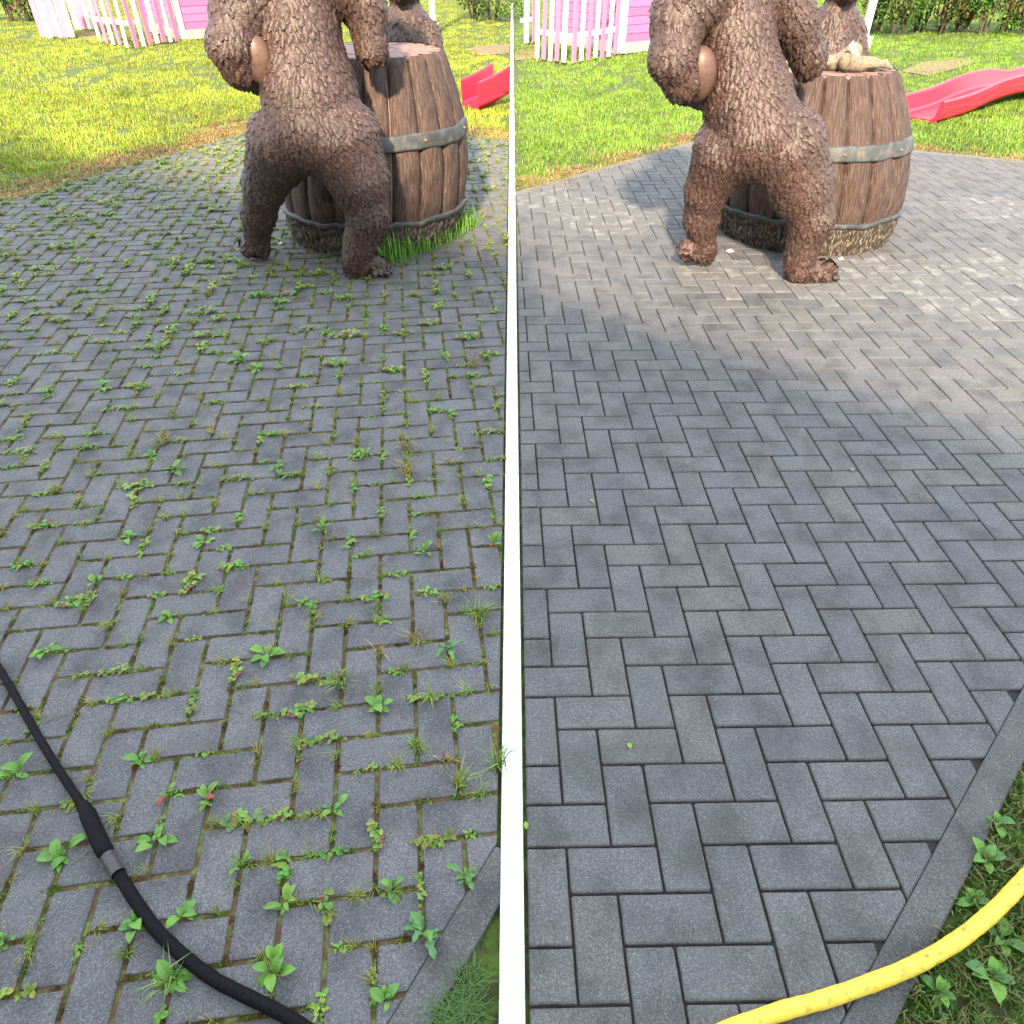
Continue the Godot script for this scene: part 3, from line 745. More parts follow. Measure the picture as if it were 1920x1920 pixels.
func make_house() -> void:
	# the house behind the photographer, whose gable shades the near paving
	var t := thing("house", "pale rendered gabled house behind the yards, shading the near paving", "house", Vector3(0, 0, 2.5))
	var slope := 0.39; var ridge := Vector2(-7.0, 7.24); var x0 := -13.3; var x1 := -0.7
	var h := func(x: float) -> float: return ridge.y - slope * absf(x - ridge.x)
	var block := func(front: PackedVector2Array, z0: float, z1: float) -> ArrayMesh:
		var g := Geo.new(); var tr := Geometry2D.triangulate_polygon(front); var n := front.size(); var cen := Vector2.ZERO
		for p in front: cen += p / n
		for z in [z0, z1]:
			for i in range(0, tr.size(), 3):
				var p := []
				for k in 3: p.append(Vector3(front[tr[i + k]].x, front[tr[i + k]].y, z))
				g.tri(p[0], p[1], p[2], Vector3(0, 0, -1 if z == z0 else 1))
		for i in n:
			var a := front[i]; var b := front[(i + 1) % n]; var m := (a + b) * 0.5 - cen
			g.quad(Vector3(a.x, a.y, z0), Vector3(b.x, b.y, z0), Vector3(b.x, b.y, z1), Vector3(a.x, a.y, z1), Vector3(m.x, m.y, 0))
		return g.mesh()
	part("wall", block.call(PackedVector2Array([Vector2(x0, 0), Vector2(x1 - 0.1, 0), Vector2(x1 - 0.1, h.call(x1) - 0.2), ridge - Vector2(0, 0.2), Vector2(x0, h.call(x0) - 0.2)]), 0.1, 9.0), mats.plaster, t)
	for s in [-1, 1]:
		var xe: float = ridge.x + s * 6.35; var ye: float = h.call(xe)
		part("roof", block.call(PackedVector2Array([ridge, Vector2(xe, ye), Vector2(xe, ye - 0.18), ridge - Vector2(0, 0.18)]), 0.0, 9.3), mats.roof, t)
	# unseen lean-to at its side, shaped to shade the clean yard's near paving
	part("shading_lean_to_wall", block.call(PackedVector2Array([Vector2(-0.79, 0), Vector2(2.7, 0), Vector2(2.7, 2.5), Vector2(-0.79, 4.2)]), 0.1, 7.0), mats.plaster, t)
	part("shading_lean_to_roof", block.call(PackedVector2Array([Vector2(-0.78, 4.47), Vector2(2.9, 2.65), Vector2(2.9, 2.51), Vector2(-0.78, 4.33)]), 0.0, 7.2), mats.roof, t)
	var g := Geo.new(); g.box(Vector3(-4.78, 6.2, 0.03), Vector3(-4.35, 7.02, 0.6)); part("chimney", g.mesh(), mats.roof, t)
	for x in [-11.0, -8.5, -5.5, -2.5]:
		for y in [1.0, 3.6]:
			if y + 1.3 > h.call(x + 0.9) - 0.5: continue
			g = Geo.new(); g.box(Vector3(x - 0.6, y, 0.05), Vector3(x + 0.6, y + 1.3, 0.098)); var w := part("window", g.mesh(), mats.white_paint, t)
			g = Geo.new(); g.box(Vector3(x - 0.52, y + 0.08, 0.04), Vector3(x + 0.52, y + 1.22, 0.049)); part("pane", g.mesh(), mats.glass, w)

func make_fences() -> void:
	# weedy yard
	var f := thing("picket_fence", "pink and white picket fence on the lawn behind the weedy paving", "fence", Vector3.ZERO, "pink and white picket fences")
	picket_run(f, at(78, 71, 17.1) * Vector3(1, 0, 1), at(142, 71, 17.1) * Vector3(1, 0, 1), 6, 1.25, 0.105, 0)
	picket_run(f, ground(184, 79), ground(246, 90), 5, 1.25, 0.105, 1)
	picket_run(f, ground(250, 91), ground(338, 76), 7, 1.25, 0.10, 0)
	picket_run(f, ground(142, 56), ground(190, 56), 4, 1.25, 0.12, 1)
	playhouse("pink boarded playhouse beside the fence behind the weedy paving", ground(342, 75), ground(520, 62), 2.2)
	part("sand_patch", flat_sheet(PackedVector2Array([g2(140, 58), g2(190, 56), g2(186, 76), g2(150, 73)]), -0.012), mats.sand, get_node("ground"))
	# clean yard
	f = thing("picket_fence", "pink and white picket fence on the lawn behind the clean paving", "fence", Vector3.ZERO, "pink and white picket fences")
	picket_run(f, ground(1002, 109), ground(1064, 121), 5, 1.25, 0.10, 1)
	picket_run(f, ground(1068, 122), ground(1158, 103), 7, 1.25, 0.095, 0)
	picket_run(f, ground(978, 84), ground(1010, 80), 2, 1.25, 0.12, 1)
	playhouse("pink boarded playhouse beside the fence behind the clean paving", ground(1162, 101), ground(1330, 84), 2.0)
	part("sand_patch", flat_sheet(PackedVector2Array([g2(966, 95), g2(1005, 88), g2(1003, 108), g2(966, 112)]), -0.012), mats.sand, get_node("ground"))
	for b in [[1690, 132, 1730, 114, 1800, 108, 1840, 113, 1790, 128, 1740, 140], [868, 92, 900, 84, 955, 82, 955, 98, 900, 103]]:
		var p := PackedVector2Array()
		for i in b.size() / 2: p.append(g2(b[2 * i], b[2 * i + 1]))
		bare.append(p)
		part("bare_earth", flat_sheet(p, -0.010), mats.sand, get_node("ground"))
	# posts and shrubs at the far side
	for q in [[813, 62, "white post on a concrete foot beyond the barrel in the weedy yard"], [1615, 88, "white post on a concrete foot beyond the barrel in the clean yard"]]:
		var t := thing("post", q[2], "post", ground(q[0], q[1]), "white posts on the lawns")
		var g := Geo.new(); g.box(Vector3(-0.055, 0.16, -0.055), Vector3(0.055, 2.6, 0.055)); part("shaft", g.mesh(), mats.white_paint, t)
		g = Geo.new(); g.box(Vector3(-0.12, -0.02, -0.12), Vector3(0.12, 0.17, 0.12)); part("foot", g.mesh(), mats.concrete, t)
	var i := 0
	for x in [1640, 1680, 1722, 1760, 1800, 1842, 1880, 1920]:
		i += 1
		shrub("leafy green shrub in the hedge at the far edge of the lawn", ground(x, 62 - 3 * (i % 2)), 1.3, 1.7, 500 + i, "shrubs in the far hedge")
	for x in [20, 60, 890, 925]:
		i += 1
		shrub("dark green shrub at the back of the lawn behind the weedy yard", ground(x, 40 if x < 500 else 36), 1.3, 1.6, 500 + i, "shrubs behind the weedy yard")

var bare: Array[PackedVector2Array] = []
func make_statues() -> void:
	barrel("big brown ornamental barrel with grass at its foot, on weedy paving", ground(706, 430).x, -5.28, 1.09, 0.10, 7)
	barrel("big brown ornamental barrel with gloves on its lid, on clean paving", ground(1500, 428).x, -5.30, 1.0, -0.10, 19)
	# bears: px, py, distance, radius for both ends of each limb
	var one := [
		[588, 236, 4.42, 0.245, 580, 170, 4.46, 0.245], [580, 170, 4.46, 0.245, 560, 60, 4.50, 0.205], [560, 60, 4.50, 0.205, 562, -50, 4.56, 0.20],
		[566, -50, 4.56, 0.18, 590, -140, 4.65, 0.15], [592, -165, 4.68, 0.19, 600, -185, 4.74, 0.18], [606, -160, 4.86, 0.11, 610, -150, 4.98, 0.075], [540, -240, 4.66, 0.06, 542, -235, 4.66, 0.06], [655, -240, 4.7, 0.06, 653, -235, 4.7, 0.06],
		[530, 272, 4.46, 0.195, 496, 345, 4.52, 0.115], [496, 345, 4.52, 0.115, 485, 400, 4.60, 0.092], [485, 400, 4.60, 0.092, 482, 445, 4.68, 0.075], [488, 464, 4.66, 0.055, 464, 464, 4.66, 0.05],
		[640, 266, 4.40, 0.225, 672, 335, 4.38, 0.165], [672, 335, 4.38, 0.165, 690, 400, 4.36, 0.112], [690, 400, 4.36, 0.112, 668, 480, 4.38, 0.082], [662, 502, 4.38, 0.06, 712, 502, 4.40, 0.054],
		[505, -40, 4.50, 0.17, 452, 10, 4.42, 0.14], [452, 10, 4.42, 0.14, 436, 85, 4.34, 0.115], [436, 85, 4.34, 0.115, 450, 122, 4.36, 0.092], [450, 122, 4.36, 0.092, 505, 150, 4.75, 0.08],
		[625, -50, 4.56, 0.15, 684, 15, 4.60, 0.105], [684, 15, 4.60, 0.105, 697, 92, 4.58, 0.086],
	]
	var two := [
		[1418, 248, 4.38, 0.24, 1398, 180, 4.42, 0.215], [1398, 180, 4.42, 0.215, 1382, 70, 4.46, 0.175], [1382, 70, 4.46, 0.175, 1380, -40, 4.52, 0.18],
		[1380, -40, 4.52, 0.17, 1410, -130, 4.62, 0.15], [1412, -155, 4.65, 0.19, 1422, -175, 4.72, 0.18], [1430, -150, 4.84, 0.11, 1436, -140, 4.96, 0.075], [1362, -230, 4.66, 0.06, 1364, -225, 4.66, 0.06], [1476, -230, 4.7, 0.06, 1474, -225, 4.7, 0.06],
		[1362, 284, 4.42, 0.19, 1326, 355, 4.48, 0.118], [1326, 355, 4.48, 0.118, 1315, 410, 4.52, 0.095], [1315, 410, 4.52, 0.095, 1316, 455, 4.56, 0.078], [1324, 474, 4.54, 0.058, 1288, 469, 4.52, 0.052],
		[1470, 280, 4.36, 0.22, 1502, 350, 4.34, 0.162], [1502, 350, 4.34, 0.162, 1522, 410, 4.30, 0.112], [1522, 410, 4.30, 0.112, 1498, 490, 4.32, 0.086], [1496, 512, 4.30, 0.062, 1549, 508, 4.32, 0.055],
		[1335, -30, 4.46, 0.16, 1275, 30, 4.38, 0.135], [1275, 30, 4.38, 0.135, 1262, 108, 4.30, 0.112], [1262, 108, 4.30, 0.112, 1280, 150, 4.32, 0.09], [1280, 150, 4.32, 0.09, 1335, 178, 4.70, 0.08],
		[1440, -30, 4.52, 0.14, 1490, 40, 4.54, 0.105], [1490, 40, 4.54, 0.105, 1517, 114, 4.56, 0.085],
	]
	var k := 0
	for b in [one, two]:
		var base := ground(600 if k == 0 else 1430, 490)
		var t := thing("bear_statue", ["brown carved bear statue leaning on the barrel, standing on weedy paving", "brown carved bear statue leaning on the barrel, standing on clean paving"][k], "statue", Vector3.ZERO, "carved bear statues leaning on barrels")
		var body := carved(bear_bones(b), 0.014, 0.04)
		var pts: PackedVector3Array = body[0]
		for i in pts.size(): pts[i].y = maxf(pts[i].y, 0.004)
		body[0] = pts
		part("fur", fur(body, 0.029, 0.038, 90 + k), mats.fur_flakes, part("body", carved_mesh(body), mats.fur, t)).set_meta("kind", "stuff")
		var pot := SphereMesh.new(); pot.radius = 0.085; pot.height = 0.27; pot.radial_segments = 28; pot.rings = 18
		var pw := at(488, 114, 4.36) if k == 0 else at(1312, 140, 4.33)
		var po := part("pot", pot, mats.pot, t, pw); po.rotation = Vector3(0.3, 0, 0.12)
		var toe := at(726, 506, 4.40) if k == 0 else at(1562, 512, 4.32)
		for q in 4:
			var cm := SphereMesh.new(); cm.radius = 0.014; cm.height = 0.05; cm.radial_segments = 10; cm.rings = 6
			var c := part("claw", cm, mats.claw, t, Vector3(toe.x + 0.02 - 0.012 * absf(q - 1.5), 0.03, toe.z + 0.055 - q * 0.036)); c.rotation.z = 1.3
		# the smaller carved animal behind the barrel
		var cx := 762.0 if k == 0 else 1566.0; var cd := 6.1
		var p0 := at(cx, 40, cd); p0.y = 0
		var cub := thing("bear_statue", ["smaller brown carved figure standing behind the barrel in the weedy yard", "smaller brown carved figure standing behind the barrel in the clean yard"][k], "statue", Vector3.ZERO, "smaller carved figures behind the barrels")
		var cb := []
		for s in [-1, 1]:
			cb.append([p0 + Vector3(0.11 * s, 0.02, 0.05), p0 + Vector3(0.10 * s, 0.45, 0), 0.075, 0.11])
			cb.append([p0 + Vector3(0.11 * s, 0.05, 0.02), p0 + Vector3(0.12 * s, 0.05, 0.14), 0.06, 0.05])
			cb.append([p0 + Vector3(0.15 * s, 1.1, 0), p0 + Vector3(0.22 * s, 0.85, 0.1), 0.08, 0.07])
			cb.append([p0 + Vector3(0.09 * s, 1.55, 0), p0 + Vector3(0.10 * s, 1.58, 0), 0.04, 0.04])
		cb.append([p0 + Vector3(0, 0.5, 0), p0 + Vector3(0, 0.85, 0.02), 0.18, 0.19]); cb.append([p0 + Vector3(0, 0.85, 0.02), p0 + Vector3(0, 1.15, 0), 0.19, 0.15])
		cb.append([p0 + Vector3(0, 1.4, 0.02), p0 + Vector3(0, 1.44, 0.03), 0.14, 0.13]); cb.append([p0 + Vector3(0, 1.37, 0.14), p0 + Vector3(0, 1.36, 0.2), 0.07, 0.05])
		var small := carved(cb, 0.018, 0.06)
		part("fur", fur(small, 0.036, 0.034, 70 + k), mats.fur_flakes, part("body", carved_mesh(small), mats.fur, cub)).set_meta("kind", "stuff")
		k += 1

func make_small_things() -> void:
	# slides
	var s0 := ground(1716, 224); var s1 := ground(1960, 166)
	var path := PackedVector3Array()
	for i in 6: path.append(s0.lerp(s1, i / 5.0) + Vector3.UP * [0.0, 0.02, 0.09, 0.10, 0.04, 0.07][i])
	slide("long red plastic wave slide lying on the lawn beside the clean paving", path, 0.24, 0.21)
	s0 = ground(882, 203); s1 = ground(940, 193); path = PackedVector3Array()
	for i in 4: path.append(s0.lerp(s1, i / 3.0) + Vector3.UP * [0.0, 0.03, 0.07, 0.12][i])
	slide("short red plastic slide lying on the lawn beside the weedy paving", path, 0.15, 0.29)
	# black hose with its joining sleeve
	var hose := thing("black_hose", "black rubber hose with a thick joining sleeve on the weedy paving", "hose")
	var hp := [[-40, 1190, 0.013], [0, 1255, 0.013], [34, 1312, 0.013], [75, 1385, 0.013], [115, 1450, 0.0135], [150, 1503, 0.0135], [168, 1530, 0.0135], [195, 1590, 0.014], [224, 1640, 0.015], [262, 1700, 0.0165], [300, 1752, 0.017], [350, 1800, 0.017], [405, 1842, 0.017], [462, 1872, 0.017], [515, 1898, 0.017], [570, 1930, 0.017], [630, 1972, 0.017], [690, 2020, 0.017]]
	var curve := Curve3D.new()
	for i in hp.size():
		var p: Vector3 = ground(hp[i][0], hp[i][1]) + Vector3.UP * (hp[i][2] + 0.003)
		var pn := ground(hp[mini(i + 1, hp.size() - 1)][0], hp[mini(i + 1, hp.size() - 1)][1]); var pp := ground(hp[maxi(i - 1, 0)][0], hp[maxi(i - 1, 0)][1])
		curve.add_point(p, (pp - pn) / 6.0, (pn - pp) / 6.0)
	var l := curve.get_baked_length(); var pts := PackedVector3Array(); var rad := PackedFloat32Array()
	for i in 121:
		pts.append(curve.sample_baked(l * i / 120.0, true)); rad.append(0.0100 + 0.0035 * smoothstep(0.45, 0.55, i / 120.0) + 0.0003 * sin(i * 1.7))
	part("tube", tube(pts, rad, 14), mats.black_rubber, hose)
	var s := PackedVector3Array(); rad = PackedFloat32Array()
	var a := curve.get_closest_offset(ground(160, 1516)); var b := curve.get_closest_offset(ground(208, 1612))
	for i in 15:
		s.append(curve.sample_baked(lerpf(a, b, i / 14.0), true) + Vector3.UP * 0.004); rad.append(0.0115 if i == 0 or i == 14 else (0.0155 if i < 3 else 0.0185))
	part("sleeve", tube(s, rad, 16), mats.black_rubber, hose)
	s = PackedVector3Array(); rad = PackedFloat32Array(); a = b; b = curve.get_closest_offset(ground(228, 1648))
	for i in 7: s.append(curve.sample_baked(lerpf(a, b, i / 6.0), true) + Vector3.UP * 0.004); rad.append(0.0155 if i % 3 != 1 else 0.014)
	part("coupling", tube(s, rad, 16), mats.grey_rubber, hose)
	# yellow hose
	var yh := PackedVector3Array(); var yr := PackedFloat32Array(); curve = Curve3D.new()
	var yp := [[1180, 2020, 0.018], [1290, 1966, 0.018], [1380, 1930, 0.018], [1460, 1902, 0.018], [1540, 1880, 0.019], [1620, 1853, 0.022], [1700, 1822, 0.028], [1780, 1778, 0.032], [1850, 1722, 0.03], [1905, 1665, 0.026], [1960, 1600, 0.022], [2030, 1510, 0.02]]
	for i in yp.size():
		var p: Vector3 = ground(yp[i][0], yp[i][1]) + Vector3.UP * yp[i][2]
		var pn := ground(yp[mini(i + 1, yp.size() - 1)][0], yp[mini(i + 1, yp.size() - 1)][1]); var pp := ground(yp[maxi(i - 1, 0)][0], yp[maxi(i - 1, 0)][1])
		curve.add_point(p, (pp - pn) / 6.0, (pn - pp) / 6.0)
	l = curve.get_baked_length()
	for i in 91: yh.append(curve.sample_baked(l * i / 90.0, true)); yr.append(0.0165 + 0.0004 * sin(i * 0.9) + 0.0003 * sin(i * 2.3))
	tag(part("yellow_hose", tube(yh, yr, 18), mats.yellow, self), "yellow garden hose lying across the kerb onto the grass", "hose")
	# work gloves on the clean barrel's lid
	var lid := Vector3(ground(1500, 428).x - 0.10, 1.0, -5.30)
	for k in 2:
		var bones := []
		var base := lid + (Vector3(-0.02, 0.035, 0.16) if k == 0 else Vector3(0.15, 0.035, 0.22)); var turn := -0.35 if k == 0 else 0.25
		var f := Vector3(cos(turn), 0, -sin(turn)); var w := Vector3(-f.z, 0, f.x)
		if k == 0: f = -f
		bones.append([base, base + f * 0.07, 0.042, 0.036])
		bones.append([base - f * 0.03, base - f * 0.11 + Vector3.UP * (0.06 if k == 0 else 0.015), 0.042, 0.05])
		for q in 4:
			var r0 := base + f * 0.08 + w * (q - 1.5) * 0.022; var r1 := r0 + f * 0.06 + w * (q - 1.5) * 0.006 + Vector3.UP * rng.randf_range(-0.01, 0.015)
			bones.append([r0, r1, 0.015, 0.014]); bones.append([r1, r1 + f * 0.035 + Vector3.DOWN * 0.015, 0.014, 0.012])
		bones.append([base + w * 0.03, base + f * 0.05 + w * 0.075, 0.017, 0.014])
		var gl := thing("work_glove", ["beige work glove with a bluish cuff propped up on the barrel lid", "beige work glove lying flat at the rim of the barrel lid"][k], "glove", Vector3.ZERO)
		part("hand", carved_mesh(carved(bones, 0.006, 0.018)), mats.cloth, gl)
		var cuff := PackedVector3Array([base - f * 0.105 + Vector3.UP * (0.055 if k == 0 else 0.012), base - f * 0.13 + Vector3.UP * (0.075 if k == 0 else 0.016)])
		part("cuff", tube(cuff, PackedFloat32Array([0.05, 0.056]), 16), mats.cloth_blue if k == 0 else mats.cloth, gl)
	# small litter
	for q in [[527, 458, 0.02], [1369, 472, 0.028], [1577, 487, 0.02], [1662, 1100, 0.0]]:
		if q[2] <= 0: continue
		var g := Geo.new(); var r: float = q[2]
		for i in 6:
			var t0 := TAU * i / 6; var t1 := TAU * (i + 1) / 6
			g.tri(Vector3(0, 0.02, 0), Vector3(cos(t0) * r, 0.002 + 0.004 * (i % 2), sin(t0) * r * 0.7), Vector3(cos(t1) * r, 0.002 + 0.004 * ((i + 1) % 2), sin(t1) * r * 0.7), Vector3.UP)
		tag(part("paper_scrap", g.mesh(), mats.scrap, self, ground(q[0], q[1])), "crumpled white scrap at the foot of the barrel", "scrap", "white scraps at the barrels")
	for q in [[1105, 938], [1183, 1408], [985, 1540], [1600, 880]]:
		var o := part("fallen_leaf", leaf_mesh(int(q[0]), 0.018, 0.012, Color(0.18, 0.32, 0.03)), mats.leaf, self, ground(q[0], q[1]) + Vector3.UP * 0.002)
		o.rotation.y = q[0]; tag(o, "tiny bright green leaf fallen on the clean pavers", "leaf", "leaves on the clean pavers")

func free_of_paving(p: Vector2) -> bool:
	return not Geometry2D.is_point_in_polygon(p, keep_old) and not Geometry2D.is_point_in_polygon(p, keep_clean) and absf(p.x) > 0.05

func make_lawn() -> void:
	var fresh := [Color(0.13, 0.27, 0.018), Color(0.17, 0.31, 0.02), Color(0.10, 0.23, 0.02), Color(0.22, 0.32, 0.03), Color(0.20, 0.22, 0.05)]
	var straw := [Color(0.32, 0.20, 0.07), Color(0.24, 0.13, 0.045), Color(0.38, 0.27, 0.11), Color(0.16, 0.09, 0.03), Color(0.16, 0.20, 0.04)]
	var m1 := clump(1, 34, 0.10, 0.03, 0.065, 0.006, 0.8, fresh); var m2 := clump(2, 30, 0.11, 0.02, 0.05, 0.007, 1.0, fresh); var ms := clump(3, 30, 0.09, 0.015, 0.045, 0.005, 1.6, straw)
	for yard in 2:
		var sgn := -1.0 if yard == 0 else 1.0
		var a := [[], [], []]; var c := [[], [], []]
		var patch := FastNoiseLite.new(); patch.seed = 9 + yard; patch.frequency = 0.45
		var D := 5.0
		while D < 30.0:
			var zc := D * 0.778 + 1.04; var wide := 0.72 * zc + 0.5
			var step := 0.095 if D < 11 else (0.15 if D < 17 else 0.21)
			var n := int(wide / step)
			for i in n:
				var p := Vector2(sgn * rng.randf_range(0.06, wide), -D - rng.randf() * step)
				if not free_of_paving(p): continue
				var skip := false
				for b in bare:
					if Geometry2D.is_point_in_polygon(p + Vector2(patch.get_noise_2dv(p * 9.0), patch.get_noise_2dv(p * 9.0 + Vector2(50, 0))) * 0.9, b) and rng.randf() < 0.8: skip = true
				if skip: continue
				var dist := 1e9; var keep := keep_old if yard == 0 else keep_clean
				for e in keep.size(): dist = minf(dist, p.distance_to(Geometry2D.get_closest_point_to_segment(p, keep[e], keep[(e + 1) % keep.size()])))
				var lim := 0.36 + 0.16 * patch.get_noise_2dv(p * 3.0) if yard == 1 else 0.42 + 0.5 * patch.get_noise_2dv(p * 1.6) + (0.5 if p.x > -3.4 and p.x < -1.8 else 0.0)
				var kind := 2 if dist < lim * rng.randf_range(0.5, 1.1) else rng.randi() % 2
				var s := rng.randf_range(0.7, 1.25)
				if kind == 2:
					for extra in 3:
						a[2].append(spot(Vector3(p.x + rng.randfn(0, 0.06), -0.021, p.y + rng.randfn(0, 0.06)), rng.randf() * TAU, rng.randf_range(0.6, 1.2))); var ve := rng.randf_range(0.7, 1.2); c[2].append(Color(ve, ve, ve))
					if rng.randf() < 0.35: a[1].append(spot(Vector3(p.x, -0.02, p.y), rng.randf() * TAU, s * 0.8)); c[1].append(Color(1, 1, 0.9))
				a[kind].append(spot(Vector3(p.x, -0.02, p.y), rng.randf() * TAU, s))
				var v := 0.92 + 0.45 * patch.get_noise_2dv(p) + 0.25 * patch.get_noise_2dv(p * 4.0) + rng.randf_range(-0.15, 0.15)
				c[kind].append(Color(v * (1.55 if yard == 0 else 0.95), v * (1.18 if yard == 0 else 1.02), v * 0.7))  # sunlit yellow of the weedy yard's lawn is put into its blade tint
			D += step
		var where := "behind the weedy paving" if yard == 0 else "behind the clean paving"
		var lawn := Node3D.new(); lawn.name = numbered("lawn"); add_child(lawn); lawn.set_meta("kind", "stuff"); tag(lawn, "short green lawn with a dry cut edge " + where, "grass")
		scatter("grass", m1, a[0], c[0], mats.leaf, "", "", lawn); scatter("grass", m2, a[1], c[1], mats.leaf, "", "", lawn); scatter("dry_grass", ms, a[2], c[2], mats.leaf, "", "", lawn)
	# rougher grass by the near kerbs
	var rough := [Color(0.07, 0.16, 0.015), Color(0.10, 0.20, 0.018), Color(0.05, 0.12, 0.015), Color(0.13, 0.17, 0.03), Color(0.08, 0.17, 0.02), Color(0.17, 0.13, 0.05)]
	var k := 0
	for poly in [grass_old, grass_clean]:
		var near := clump(11 + k, 8, 0.02, 0.02, 0.075, 0.0032, 1.1, rough); var tr := []; var cl := []
		for i in 15000:
			var p := Vector2(rng.randf_range(-0.35, 0.0) if k == 0 else rng.randf_range(0.45, 2.6), rng.randf_range(-1.0, 0.05) if k == 0 else rng.randf_range(-2.2, 0.05))
			if not Geometry2D.is_point_in_polygon(p, poly) or (k == 0 and (p.x > -0.075 or rng.randf() < 0.08)): continue
			tr.append(spot(Vector3(p.x, -0.021, p.y), rng.randf() * TAU, rng.randf_range(0.6, 1.25) * (0.75 if k == 0 else 1.0))); var v := rng.randf_range(0.7, 1.2); cl.append(Color(v, v, v))
		scatter("grass", near, tr, cl, mats.leaf, "rough grass beyond the kerb at the near corner of the " + ("weedy" if k == 0 else "clean") + " paving", "grass")
		k += 1

func make_weeds() -> void:
	var pts: Array = joint_points["old"]
	# leafy weeds one can pick out, each with its own leaves: px, py, leaf length, number, kind
	var big := [[95, 1608, 0.05, 6, 0], [275, 1425, 0.045, 6, 0], [310, 1475, 0.04, 5, 1], [385, 1515, 0.045, 6, 1], [270, 1590, 0.04, 6, 0], [262, 1735, 0.05, 6, 0], [352, 1748, 0.042, 5, 0], [345, 1840, 0.05, 6, 0], [545, 1710, 0.05, 5, 1], [540, 1810, 0.045, 7, 0], [735, 1690, 0.04, 5, 0], [838, 1720, 0.06, 9, 2], [905, 1620, 0.045, 6, 2], [765, 1835, 0.04, 4, 0], [475, 1235, 0.05, 6, 0], [100, 1215, 0.045, 6, 0], [190, 1100, 0.045, 6, 1], [320, 1145, 0.04, 6, 0], [795, 1050, 0.045, 6, 1], [915, 1035, 0.045, 5, 1], [740, 1325, 0.045, 6, 0], [850, 1210, 0.045, 6, 2], [380, 1020, 0.045, 5, 0], [360, 1085, 0.04, 5, 1], [240, 1005, 0.04, 5, 0], [500, 880, 0.045, 7, 0], [540, 890, 0.04, 6, 2], [320, 885, 0.05, 6, 0], [280, 850, 0.045, 5, 0], [690, 865, 0.04, 5, 1], [455, 680, 0.06, 7, 0], [500, 690, 0.055, 6, 0], [605, 990, 0.04, 4, 1], [45, 1475, 0.05, 5, 0], [110, 735, 0.05, 6, 0], [205, 720, 0.05, 6, 0], [455, 1600, 0.03, 4, 1], [635, 1485, 0.03, 4, 0]]
	var r := RandomNumberGenerator.new(); r.seed = 88
	var kinds := [[], [], []]
	for v in 3:
		kinds[0].append(leaf_mesh(10 + v, 1.0, 0.58, [Color(0.09, 0.22, 0.03), Color(0.12, 0.27, 0.03), Color(0.07, 0.18, 0.04)][v]))
		kinds[1].append(leaf_mesh(20 + v, 1.0, 0.40, [Color(0.10, 0.22, 0.03), Color(0.14, 0.24, 0.03), Color(0.26, 0.04, 0.05)][v]))
		kinds[2].append(leaf_mesh(30 + v, 1.0, 0.45, [Color(0.08, 0.20, 0.06), Color(0.10, 0.24, 0.05), Color(0.07, 0.17, 0.05)][v], 0.45))
	var what := [["rosette_weed", "round-leaved green rosette weed growing from a joint of the old pavers", "broad-leaved weeds in the joints"], ["reddish_weed", "weed with some dark red leaves growing from a joint of the old pavers", "red-tinged weeds in the joints"], ["toothed_weed", "sprawling weed with notched leaves growing from a joint of the old pavers", "notched-leaf weeds in the joints"]]
	for b in big:
		var q := nearest_joint(pts, g2(b[0], b[1]))
		var w: Array = what[b[4]]
		var t := thing(w[0], w[1], "weed", Vector3(q.x, -0.006, q.y), w[2])
		var a0 := r.randf() * TAU
		for i in int(b[3]) + 2:
			var o := part("leaf", kinds[b[4]][mini(int(absf(r.randfn(0, 1.1))), 2)], mats.leaf, t)
			o.rotation = Vector3(0, a0 + TAU * i / (b[3] + 2) + r.randf_range(-0.6, 0.6), r.randf_range(-0.05, 0.8))
			o.scale = Vector3.ONE * b[2] * r.randf_range(0.35, 0.95)
			o.position = Vector3(r.randfn(0, 0.006), 0.004 * (i % 3), r.randfn(0, 0.006))
	# grass tufts, some dry
	var fresh := [Color(0.10, 0.22, 0.02), Color(0.14, 0.26, 0.03), Color(0.2, 0.24, 0.04)]; var straw := [Color(0.34, 0.23, 0.09), Color(0.26, 0.16, 0.05), Color(0.20, 0.2, 0.05)]
	var tg := [clump(41, 26, 0.018, 0.03, 0.075, 0.0028, 1.1, fresh), clump(42, 18, 0.014, 0.025, 0.06, 0.0028, 1.2, fresh)]; var ts := [clump(43, 30, 0.018, 0.03, 0.075, 0.0025, 1.2, straw), clump(44, 20, 0.014, 0.02, 0.05, 0.0025, 1.4, straw)]
	for b in [[770, 835, 1], [745, 890, 1], [845, 862, 1], [895, 695, 1], [730, 615, 0], [650, 1285, 0], [800, 1310, 0], [770, 1380, 0], [905, 1160, 0], [545, 1125, 0], [690, 590, 0], [865, 1470, 0], [840, 1410, 1], [930, 1420, 0], [780, 1215, 1], [715, 1230, 1], [320, 830, 1], [355, 1835, 0], [930, 1500, 0], [880, 1290, 0], [60, 710, 0], [830, 1130, 1]]:
		var q := nearest_joint(pts, g2(b[0], b[1])); var dry: bool = b[2] == 1
		var o := part("grass_tuft", (ts if dry else tg)[r.randi() % 2], mats.leaf, self, Vector3(q.x, -0.008, q.y)); o.rotation.y = r.randf() * TAU; o.scale = Vector3.ONE * r.randf_range(0.8, 1.35)
		tag(o, "dry straw-coloured grass tuft in a joint of the old pavers" if dry else "green grass tuft in a joint of the old pavers", "grass tuft", "dry grass tufts in the joints" if dry else "green grass tufts in the joints")
	# the tall fresh grass at the foot of the barrel
	var tall := [Color(0.10, 0.26, 0.02), Color(0.14, 0.31, 0.025), Color(0.08, 0.20, 0.02)]
